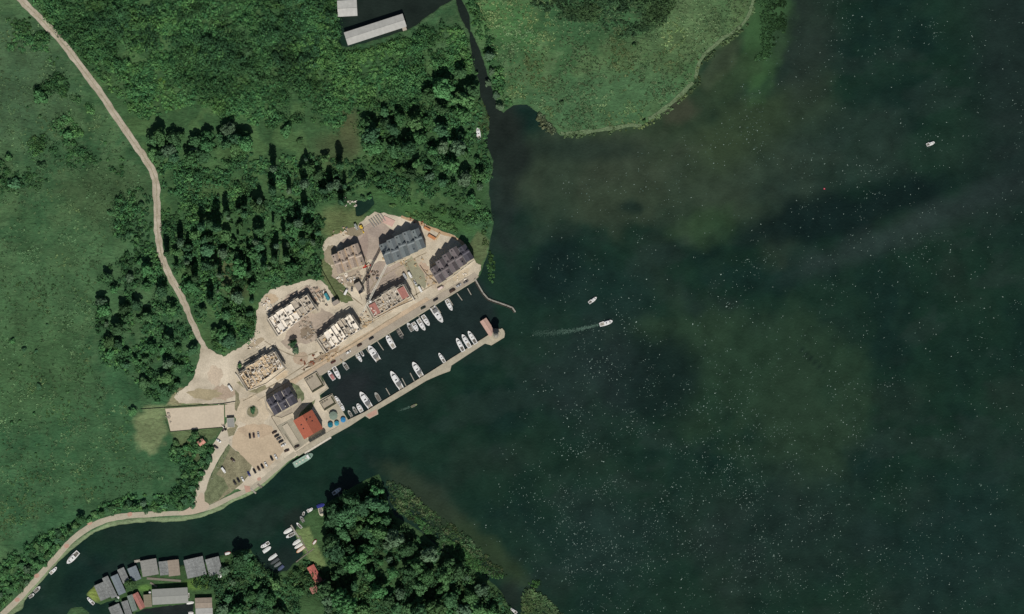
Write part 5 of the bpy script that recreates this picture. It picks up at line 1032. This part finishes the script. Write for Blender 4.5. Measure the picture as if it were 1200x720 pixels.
def crown(kind, seed):
    r = random.Random(seed); out = []
    if kind == 'broad':                                       # unit: ~12 m wide, 13 m high
        nl = r.randint(8, 17); sk = r.uniform(0,.35); hv = r.uniform(.6,1.6)
        for k in range(nl):
            a = k*2.4+r.uniform(-.4,.4); q_ = math.sqrt((k+.5)/nl); rad = r.uniform(1.5,2.5)*(1.15-.35*q_)
            out.append(leaf_quads(np.array([q_*4.4*math.cos(a)*(1+sk*math.cos(a)), q_*4.4*math.sin(a)*(1-sk*math.cos(2*a)), 10.3-3.6*q_**2+r.uniform(-hv,hv)]), rad, int(44*rad), .95, seed*100+k))
        out.append(leaf_quads(np.array([0,0,7.0]), 3.6, 90, 1.5, seed*100+77))
    elif kind == 'poplar':                                    # narrow, tall
        for k in range(9):
            rad = (1.1+1.2*math.sin(math.pi*(k+1.2)/11))*r.uniform(.85,1.15)
            out.append(leaf_quads(np.array([r.uniform(-.5,.5), r.uniform(-.5,.5), 3+k*1.75]), rad, int(46*rad), .85, seed*100+k, 1.2, -.8))
    elif kind == 'bush':
        for k in range(r.randint(4,6)):
            a = k*2.4; q_ = math.sqrt(k/6); rad = r.uniform(.9,1.4); out.append(leaf_quads(np.array([q_*1.5*math.cos(a), q_*1.5*math.sin(a), 1.5-.5*q_]), rad, int(60*rad), .6, seed*100+k))
    return np.concatenate(out)
def trunk(h, r_, spread, seed, m_=bark):
    r = random.Random(seed); mb = MB(); mb.lathe([(r_*1.3,-.2),(r_,.6),(r_*.75,h*.5),(r_*.45,h)],7)
    for k in range(5):
        a = k*1.3+r.random(); z = h*(.45+.1*k); mb.bar((0,0,z),(math.cos(a)*spread,math.sin(a)*spread,z+spread*.7),r_*.4,r_*.4)
    return mb.mesh('trunk', m_)
VAR = {}
for kind, n_, mats_ in (('broad',12,(leafA,leafB,leafA,leafC,leafB)),('poplar',4,(leafA,leafA,leafC)),('bush',4,(leafB,leafA))):
    VAR[kind] = []
    for k in range(n_):
        V_ = crown(kind, 10+k+len(kind))
        VAR[kind].append((quads_mesh('crown', V_, mats_[k % len(mats_)]), trunk({'broad':9,'poplar':15,'bush':1.3}[kind], {'broad':.38,'poplar':.3,'bush':.12}[kind], {'broad':2.6,'poplar':.8,'bush':.6}[kind], k)))
def spot(x, lo, hi, names): return names[max(0, min(len(names)-1, int((x-lo)/(hi-lo)*len(names))))]
RAD = {'broad': 5.6, 'poplar': 2.5, 'bush': 2.4}
counts = {'tree': 0}; LASTM = ['']
def plant(kind, x, y, diam_px, label, group, name=None, zs=1.0, z=-.05, mt=None):
    cr_, tr_ = random.choice(VAR[kind]); LASTM[0] = cr_.materials[0].name; s = diam_px*S/2/RAD[kind]; X_, Y_ = W(x, y)
    nm = name or {'broad':'broadleaf_tree','poplar':'poplar_tree','bush':'bush'}[kind]
    r = empty(nm, (X_, Y_, z), random.uniform(0,6.28), label, 'tree' if kind != 'bush' else 'bush', group); e_ = random.uniform(.82,1.2); r.scale = (s*e_, s/e_, s*zs*random.uniform(.75,1.2))
    o = link('crown', cr_, r); link('trunk', tr_, r)
    if mt: o.material_slots[0].link = 'OBJECT'; o.material_slots[0].material = mt
    if kind != 'bush': counts['tree'] += 1
    return r
SCR = []                                                       # thicket pieces: (x, y, radius m, height m, tint rgb)
def scatter(P, spacing, n_max, seed, jitter_ok=None):
    r = random.Random(seed); xs = [p[0] for p in P]; ys = [p[1] for p in P]; out = []
    tries = 0; A = np.array(P)
    while len(out) < n_max and tries < n_max*40:
        tries += 1; x = r.uniform(min(xs),max(xs)); y = r.uniform(min(ys),max(ys))
        c = False
        for i in range(len(P)):
            x0,y0 = P[i]; x1,y1 = P[(i+1)%len(P)]
            if (y0 > y) != (y1 > y) and x < (x1-x0)*(y-y0)/(y1-y0)+x0: c = not c
        if not c: continue
        if any((x-q_[0])**2+(y-q_[1])**2 < spacing**2 for q_ in out): continue
        out.append((x,y))
    return out
ROADL = [(24,0),(57,32),(92,75),(125,120),(157,168),(177,197),(184,212),(184,267),(197,322),(218,360),(226,380),(240,408)]
def wood_stand(P, spacing, n_, size, label, kind='broad', zs=1.0, seed=1, mix=0):
    pts_ = [p for p in scatter(P, spacing, n_, seed) if float(dist(ROADL, np.array([p[0]]), np.array([p[1]]), False)[0]) > 9.5 and math.hypot(p[0]-562, p[1]-160) > 19 and math.hypot(p[0]-369, p[1]-678) > 15]; mx_, my_ = sum(p[0] for p in pts_)/len(pts_), sum(p[1] for p in pts_)/len(pts_)
    sx_ = max(abs(p[0]-mx_) for p in pts_); sy_ = max(abs(p[1]-my_) for p in pts_); q1, q2 = size[0]+(size[1]-size[0])*.33, size[0]+(size[1]-size[0])*.67
    for x, y in pts_:
        k = 'poplar' if mix and random.random() < mix else kind; d = random.uniform(*size)*random.choice((.55,.75,.9,1,1.15,1.3))*(.5 if k == 'poplar' and kind == 'broad' else 1)
        r = plant(k, x, y, d, label, label, zs=zs); m_ = r.children[0] if r.children else None
        tone = {'leaf_dark':'dark green','leaf_mid':'fresh green','leaf_grey':'grey-green'}[LASTM[0]]
        ew = 'west' if (x-mx_) < -.4*sx_ else ('east' if (x-mx_) > .4*sx_ else ''); ns = 'north' if (y-my_) < -.3*sy_ else ('south' if (y-my_) > .3*sy_ else '')
        where = 'in the '+((ns+'-'+ew) if ns and ew else (ns or ew))+' part of ' if (ns or ew) else 'in the middle of '
        sz_ = 'narrow' if k == 'poplar' else ('small' if d < q1 else ('large' if d > q2 else 'middling'))
        r['label'] = sz_+' '+tone+' tree '+where+label
# tall stands (each tree a thing)
wood_stand([(178,160),(200,158),(240,160),(262,152),(275,150),(300,160),(285,172),(262,180),(230,186),(200,190),(176,178)], 9.5, 24, (12,19), 'the clump right beside the dirt road', zs=1.1, seed=2)
wood_stand([(425,135),(445,128),(470,132),(490,140),(500,105),(520,90),(545,82),(560,92),(560,112),(545,125),(560,175),(572,190),(574,210),(566,235),(545,235),(510,222),(480,210),(450,200),(432,180),(422,155)], 10.5, 46, (11,23), 'the wood west of the canal mouth', zs=1.15, seed=3)
wood_stand([(305,195),(330,188),(380,185),(400,190),(405,215),(395,245),(370,260),(330,260),(300,240),(270,248),(235,262),(215,275),(200,290),(205,310),(225,330),(245,320),(270,300),(300,300),(340,300),(372,290),(378,262),(405,232),(418,215),(440,205),(455,215),(440,228),(415,225)], 10, 42, (8,16), 'the uneven wood above the building site', zs=1.15, seed=4, mix=.3)
wood_stand([(205,285),(240,260),(290,250),(320,262),(345,268),(372,285),(372,300),(350,315),(330,325),(308,338),(296,360),(290,385),(270,402),(252,398),(232,365),(214,330)], 10, 40, (8,17), 'the wood touching the site', zs=1.05, seed=5, mix=.15)
wood_stand([(132,300),(160,292),(182,305),(195,330),(215,365),(232,398),(230,420),(222,440),(205,455),(185,462),(170,455),(160,440),(135,430),(118,400),(116,360),(120,325)], 10.5, 44, (8,18), 'the wood left of the dirt road', zs=1.0, seed=6)
wood_stand([(385,600),(400,588),(425,575),(443,570),(447,590),(458,610),(480,625),(510,650),(540,668),(570,690),(590,722),(380,722),(380,690),(392,672),(385,640)], 11, 66, (15,25), 'the southern lakeside wood', zs=1.3, seed=7)
wood_stand([(263,660),(285,652),(300,660),(312,672),(335,680),(352,668),(360,690),(350,722),(262,722),(255,690)], 10, 18, (12,18), 'the clump between boathouses and jetties', zs=1.0, seed=8)
print('trees', counts)
for k,(x,y,d) in enumerate([(320,224,11),(304,237,8),(339,224,7),(357,216,11),(287,243,7),(280,247,7),(237,266,9),(255,268,11),(212,285,9),(379,224,9),(387,219,9),(404,219,6),(335,303,9),(322,305,9),(310,313,8),(292,321,8),(265,250,8),(350,262,10),(357,245,9),(196,297,8)]):
    plant('poplar', x, y, d, spot(d,6,12,['thin','slender','stout'])+' columnar tree with long shadow, '+spot(y,214,325,['uppermost row','middle row','lowest row'])+' '+spot(x,190,405,['nearest the dirt road','left of the centre','right of the centre','nearest the pond'])+' above the site', 'columnar trees with long shadows')
plant('broad', 441,576,17,'tree at the northernmost tip of the southern wood',None, zs=1.0)
plant('broad', 281,657,21,'broad tall tree casting a big round shadow onto the channel',None, zs=1.5)
plant('broad', 573,66,13,'pale grey-green willow on the east canal bank',None, mt=leafC, zs=.9)
for x,y,d in [(576,84,9),(572,98,9),(581,112,9),(586,126,10)]: plant('broad', x,y,d,'small tree on the east bank of the canal','trees on the east canal bank',zs=.8,mt=leafC)
for x,y,d,lab in [(228.5,510.5,10,'round tree just west of the tiny pink hut'),(155.5,483,11,'lone dark tree west of the pale grass patch'),(343,403,11,'larger shrubby tree between two unfinished houses'),(347,411,9,'smaller shrubby tree south of the larger one'),(425,233,7,'small pale tree at the left of the pond'),(433,231,7,'small pale tree at the right of the pond'),(153,684,13,'dark tree between the boathouses'),(137,703,6,'small dark tree at the inlet'),(281,429,6,'small green tree at the timber-strewn house\'s corner'),(250,684,9,'tree right behind the easternmost boathouses')]:
    plant('broad',x,y,d,lab,None,zs=.8)
plant('bush',296,481,8.5,'dark bush in the middle of the roundabout',None)
# bushes standing free in the west meadow: things
for k,(x,y,d) in enumerate([(48,115,22),(80,158,16),(70,96,9),(18,215,18),(50,195,14),(10,185,12),(130,250,9),(158,258,10),(75,96,8),(14,400,9),(28,410,7),(42,412,5),(46,453,8),(118,469,5),(24,430,6),(14,496,6),(23,494,5),(40,485,5),(42,532,4),(145,550,4),(50,442,4),(75,380,4),(55,381,4),(172,392,6),(290,62,14),(137,85,6),(128,82,5),(165,240,9),(150,275,10),(160,280,9),(185,470,8),(420,150,5),(743,53,7),(750,38,7),(658,120,5),(755,142,6),(800,100,4),(335,155,18),(352,165,9)]):
    plant('bush',x,y,d,spot(d,4,19,['tiny','small','broad','very broad'])+' dark bush on the '+('eastern peninsula' if x>600 else 'canal side clearing' if x>280 else 'west meadow\'s '+spot(y,60,560,['top','upper','central','lower','bottom'])+' '+spot(x,0,185,['left','middle','right'])),'free standing meadow bushes')
# row of small trees and bushes along the shore path
for k,(x,y) in enumerate(scatter([(0,672),(20,650),(40,640),(75,622),(100,604),(130,594),(150,584),(175,590),(200,588),(225,572),(232,560),(226,596),(190,598),(150,600),(120,606),(98,616),(82,630),(60,654),(42,674),(20,696),(-4,716)], 6, 60, 31)):
    plant('bush' if random.random()<.75 else 'broad',x,y,random.uniform(6,12),spot(y+random.uniform(-.1,.1),575,710,['upper','middle','lower','lowest'])+' hedge shrub '+spot(x,0,232,['by the two tiny boats','above the slim moored boat','above the largest moored boat','at the channel bend','midway to the approach road','near the approach road foot'])+' along the shore path','hedge along the shore path',zs=.9)
for k,(x,y) in enumerate(scatter([(203,520),(215,515),(230,525),(250,520),(245,540),(234,565),(225,575),(205,570),(215,550),(200,535)], 6, 22, 32)):
    d = random.uniform(6,12); plant('bush',x,y,d,spot(d,6,12,['small','middling','large'])+' shrub '+spot(y,515,575,['just around the pink hut','below the pink hut','near the foot of the road','at the lower road bend'])+' west of the approach road','shrubs west of the approach road')

# thickets as stuff: many small leafy mounds
def thicket(name, P, n_, rad, hgt, tint, label, seed, z0=0.0, cluster=30, thr=.42, q=44, leaf=.95, flat=.8):
    r = np.random.default_rng(seed); xs = [p[0] for p in P]; ys = [p[1] for p in P]
    M = n_*8; x = r.uniform(min(xs),max(xs),M); y = r.uniform(min(ys),max(ys),M)
    k = inside(P,x,y) & (noise2(x,y,cluster,seed+5,3)+r.normal(0,.08,M) > thr)
    # keep roads and paved ground free
    k &= (dist(ROADL, x, y, False) > 6.5) & (np.minimum(sdf(YARD, x, y), 0) < -1.5)
    x, y = x[k][:n_], y[k][:n_]; N_ = len(x); pa = noise2(x,y,16,seed+9,4); pb = noise2(x,y,38,seed+8,3); R_ = r.uniform(*rad,N_)*(.75+.9*sm(pa,.4,.7))*r.choice([.7,1,1,1.35],N_); H_ = r.uniform(*hgt,N_)*(.45+1.5*sm(pa,.42,.68))
    d = r.normal(size=(N_,q,3)); d /= np.linalg.norm(d,axis=2)[...,None]; d[...,2] = np.abs(d[...,2])*.95+.02
    lob = 1+.28*np.sin(np.arctan2(d[...,1],d[...,0])*r.integers(2,5,N_)[:,None]+r.random(N_)[:,None]*6)
    rr_ = (.75+.3*r.random((N_,q)))*lob
    c = np.stack([(x-600)*S,(360-y)*S,np.full(N_,z0)],-1)[:,None,:]
    p = c+d*rr_[...,None]*np.stack([R_,R_,H_],-1)[:,None,:]
    nn = d+r.normal(size=d.shape)*.28; nn /= np.linalg.norm(nn,axis=2)[...,None]
    t = np.cross(nn, r.normal(size=d.shape)); t /= np.linalg.norm(t,axis=2)[...,None]; b_ = np.cross(nn,t); s = leaf*(.6+.8*r.random((N_,q)))[...,None]
    Q = np.empty((N_,q,4,3))
    for kk,(su,sv) in enumerate(((-1,-.6),(.5,-1),(1,.6),(-.5,1))): Q[:,:,kk] = p+t*s*su*.5+b_*s*sv*.5
    base = np.array([C(*tt) for tt in tint]); ci = r.integers(0,len(base),N_); cc = base[ci]*(r.uniform(.8,1.25,N_)*(.86+.66*sm(pb,.38,.66)))[:,None]; warm = sm(noise2(x,y,30,seed+3,3),.5,.7)[:,None]; cc = cc*(1+warm*np.array([.22,.08,-.05]))
    cols = np.repeat(cc[:,None,:],q,1).reshape(-1,3)*r.uniform(.85,1.15,(N_*q,1))
    me = quads_mesh(name, Q.reshape(-1,4,3), mat('thicket_leaves', (1,1,1), var=.12, scale=.3, rough=.8, attr='tint', spec=.15), cols)
    return tag(link(name, me), label, 'thicket' if name != 'reeds' else 'reeds', kind='stuff')
YARD = [(236,404),(262,418),(296,398),(301,364),(306,350),(330,336),(374,328),(392,350),(414,352),(390,316),(378,290),(400,272),(430,254),(470,254),(500,265),(536,278),(558,308),(565,310),(561,322),(409,499),(300,576),(240,606),(232,590),(264,506),(276,501),(276,474),(210,473),(204,466),(228,440)]
G1 = [(62,104,64),(54,94,58),(72,114,66),(78,118,72)]; G2 = [(52,88,58),(60,98,62),(48,80,52)]
thicket('thicket', [(30,0),(395,0),(398,55),(410,62),(480,45),(520,20),(545,40),(550,66),(552,85),(520,90),(500,105),(480,130),(440,125),(415,125),(395,150),(360,140),(320,150),(270,140),(230,120),(170,140),(140,118),(110,85),(80,48)], 5200, (1.5,3.2), (1.2,3.6), G1, 'dense low thicket of shrubs covering the ground east of the dirt road\'s upper part', 51, thr=.40, cluster=20)
thicket('thicket', [(90,20),(200,0),(395,0),(398,60),(340,100),(260,90),(180,60),(110,40)], 900, (2.0,3.8), (3,6), G2, 'darker taller shrubs rising from the northern thicket', 52, thr=.5)
thicket('thicket', [(170,185),(190,190),(300,180),(420,185),(440,215),(420,230),(405,235),(380,262),(376,300),(380,330),(374,328),(345,332),(318,340),(300,362),(298,395),(262,416),(240,400),(218,350),(198,310),(190,270),(188,215)], 2000, (1.4,2.8), (1.5,4), G1+G2, 'undergrowth between the trees west of the building site', 53, thr=.46, cluster=16)
thicket('thicket', [(135,235),(160,215),(175,225),(180,290),(200,330),(232,400),(228,435),(205,458),(180,470),(150,440),(118,425),(112,380),(115,330),(135,290)], 800, (1.4,2.8), (1.5,3.5), G1+G2, 'undergrowth in the wood west of the dirt road', 54, thr=.5, cluster=16)
thicket('thicket', [(130,20),(20,0),(0,30),(10,60),(50,60),(90,110),(140,160),(165,190),(150,215),(120,190),(80,200),(30,230),(0,225),(0,190),(40,160),(30,120),(60,90)], 520, (1.2,2.8), (.7,2.2), G1, 'scattered low scrub on the meadow left of the dirt road', 55, thr=.57, cluster=22)
thicket('thicket', [(415,130),(560,85),(575,200),(575,262),(540,262),(500,245),(460,232),(438,215),(425,180)], 900, (1.4,2.8), (1.5,4), G2+G1, 'undergrowth in the wood by the canal mouth', 56, thr=.3)
thicket('thicket', [(455,238),(500,250),(545,272),(560,268),(572,262),(574,290),(560,285),(530,272),(495,258),(462,248)], 190, (1.0,2.0), (.6,1.4), [(70,100,60),(78,108,64)], 'low shrubs on the grassy bank above the terraces', 57, thr=.42)
thicket('thicket', [(620,0),(790,0),(780,25),(750,40),(720,45),(700,30),(660,22),(630,12)], 520, (1.1,2.4), (.7,2.0), [(56,84,56),(62,92,60),(50,76,52)], 'low scrub on the eastern peninsula meadow', 58, thr=.42)
thicket('thicket', [(545,0),(560,0),(575,40),(582,60),(592,105),(600,122),(590,130),(584,122),(572,82),(566,58),(556,36)], 120, (1.2,2.4), (1.0,2.6), G1, 'shrubs along the east bank of the canal', 59, thr=.3)
thicket('thicket', [(262,655),(300,655),(312,670),(335,680),(357,655),(376,664),(384,684),(385,640),(380,600),(440,565),(460,610),(520,650),(588,697),(600,722),(380,722),(376,700),(362,700),(356,668),(350,722),(252,722),(253,690),(228,688),(228,680),(262,668)], 2100, (1.6,3.2), (2,5), G2+[(66,92,58)], 'undergrowth of the southern lakeside wood', 60, thr=.2)
thicket('thicket', [(0,660),(40,632),(80,612),(110,596),(150,580),(200,580),(222,560),(228,590),(200,597),(150,599),(112,606),(92,618),(70,640),(45,668),(10,705),(-10,722)], 420, (1.1,2.2), (1.0,2.4), G1, 'low hedge growth between meadow and shore path', 61, thr=.36)
thicket('thicket', [(196,530),(212,512),(240,512),(254,520),(242,548),(230,575),(225,588),(200,580),(212,555)], 260, (1.2,2.4), (1.0,3.0), G1+G2, 'scrub beside the approach road', 62, thr=.34)
thicket('grass_tussocks', [(-40,300),(110,320),(110,420),(150,470),(150,560),(60,600),(-40,640)], 420, (.7,1.6), (.12,.3), [(76,112,70),(70,104,66)], 'rough tussocks on the western meadow', 63, thr=.5, q=16)['category'] = 'grass'
thicket('grass_tussocks', [(556,0),(882,0),(868,28),(835,52),(815,72),(808,96),(785,118),(750,144),(700,150),(660,153),(645,140),(620,118),(600,118),(580,70)], 2600, (.7,1.8), (.08,.25), [(100,130,90),(90,122,84),(112,136,96)], 'rough marsh grass tufts on the eastern peninsula', 64, thr=.42, cluster=12, q=14)['category'] = 'grass'
thicket('grass_tussocks', [(-40,-20),(20,-20),(60,60),(120,130),(165,200),(165,240),(120,290),(108,360),(110,430),(150,480),(160,530),(195,560),(150,575),(60,600),(-40,660)], 3000, (.7,2.0), (.06,.2), [(92,124,86),(84,116,80),(100,128,88)], 'rough grass tufts on the western meadow', 65, thr=.45, cluster=14, q=12)['category'] = 'grass'
# reed beds
RG = [(82,112,74),(74,104,68),(96,120,84)]
YARD = [(0,0),(1,0),(0,1)]
thicket('reeds', [(452,560),(480,574),(505,599),(537,619),(562,642),(585,662),(595,674),(582,679),(562,672),(535,657),(512,637),(490,615),(470,604),(458,588)], 800, (.8,1.6), (.3,.9), [(62,92,60),(54,82,54),(78,96,70)], 'green reed bed in the shallow water along the southern wood', 71, z0=WZ, thr=.42, q=26)
thicket('reeds', [(480,600),(520,628),(560,655),(592,676),(580,680),(560,672),(520,645),(492,618)], 700, (.8,1.5), (.6,1.5), [(64,106,62),(74,112,66)], 'brighter green heart of the southern reed bed', 76, z0=WZ, thr=.36, q=26)
thicket('reeds', [(612,692),(625,690),(640,700),(652,712),(660,724),(610,724)], 420, (.8,1.5), (.6,1.5), RG, 'pale reed patch at the bottom edge', 72, z0=WZ, thr=.1, q=26)
thicket('reeds', [(657,156),(700,151),(722,146),(752,144),(772,133),(790,119),(814,97),(818,70),(838,50),(872,27),(880,0),(886,0),(880,28),(862,44),(842,58),(824,76),(820,100),(800,118),(776,138),(754,151),(722,155),(690,160),(658,163)], 520, (.6,1.2), (.2,.5), [(96,120,82),(88,112,76)], 'pale reed fringe along the peninsula shore', 73, z0=-.2, thr=.42, cluster=9, q=26)
thicket('reeds', [(884,0),(920,0),(923,26),(914,50),(902,68),(885,70),(892,45),(890,20)], 600, (.7,1.4), (.1,.3), [(60,92,56),(52,82,52)], 'green floating weed patch east of the peninsula', 74, z0=WZ, thr=.45, cluster=14, q=22)
thicket('reeds', [(632,130),(645,145),(655,158),(648,158),(636,150),(628,142)], 60, (.8,1.4), (.6,1.4), [(110,124,96),(96,112,84)], 'pale reed clumps at the peninsula\'s south-west tip', 75, z0=WZ, thr=.2, q=26)
thicket('reeds', [(573,292),(578,300),(581,318),(578,332),(573,330),(571,315)], 60, (.8,1.5), (.4,1.2), [(66,100,58),(58,90,54)], 'green water plants along the shore north of the footbridge', 77, z0=WZ, thr=.2, q=30)
thicket('reeds', [(546,116),(564,118),(572,132),(573,150),(566,160),(560,142),(548,130)], 200, (.8,1.5), (.4,1.2), [(76,92,58),(66,84,54)], 'olive water plants beside the moored boat at the canal mouth', 78, z0=WZ, thr=.2, q=26)
thicket('reeds', [(628,690),(632,682),(625,680),(618,684)], 14, (.8,1.4), (.4,1.0), [(70,110,60)], 'little green weed tuft above the bottom reed patch', 79, z0=WZ, thr=.1, q=26)
print('objects', len(bpy.data.objects), 'trees', counts)
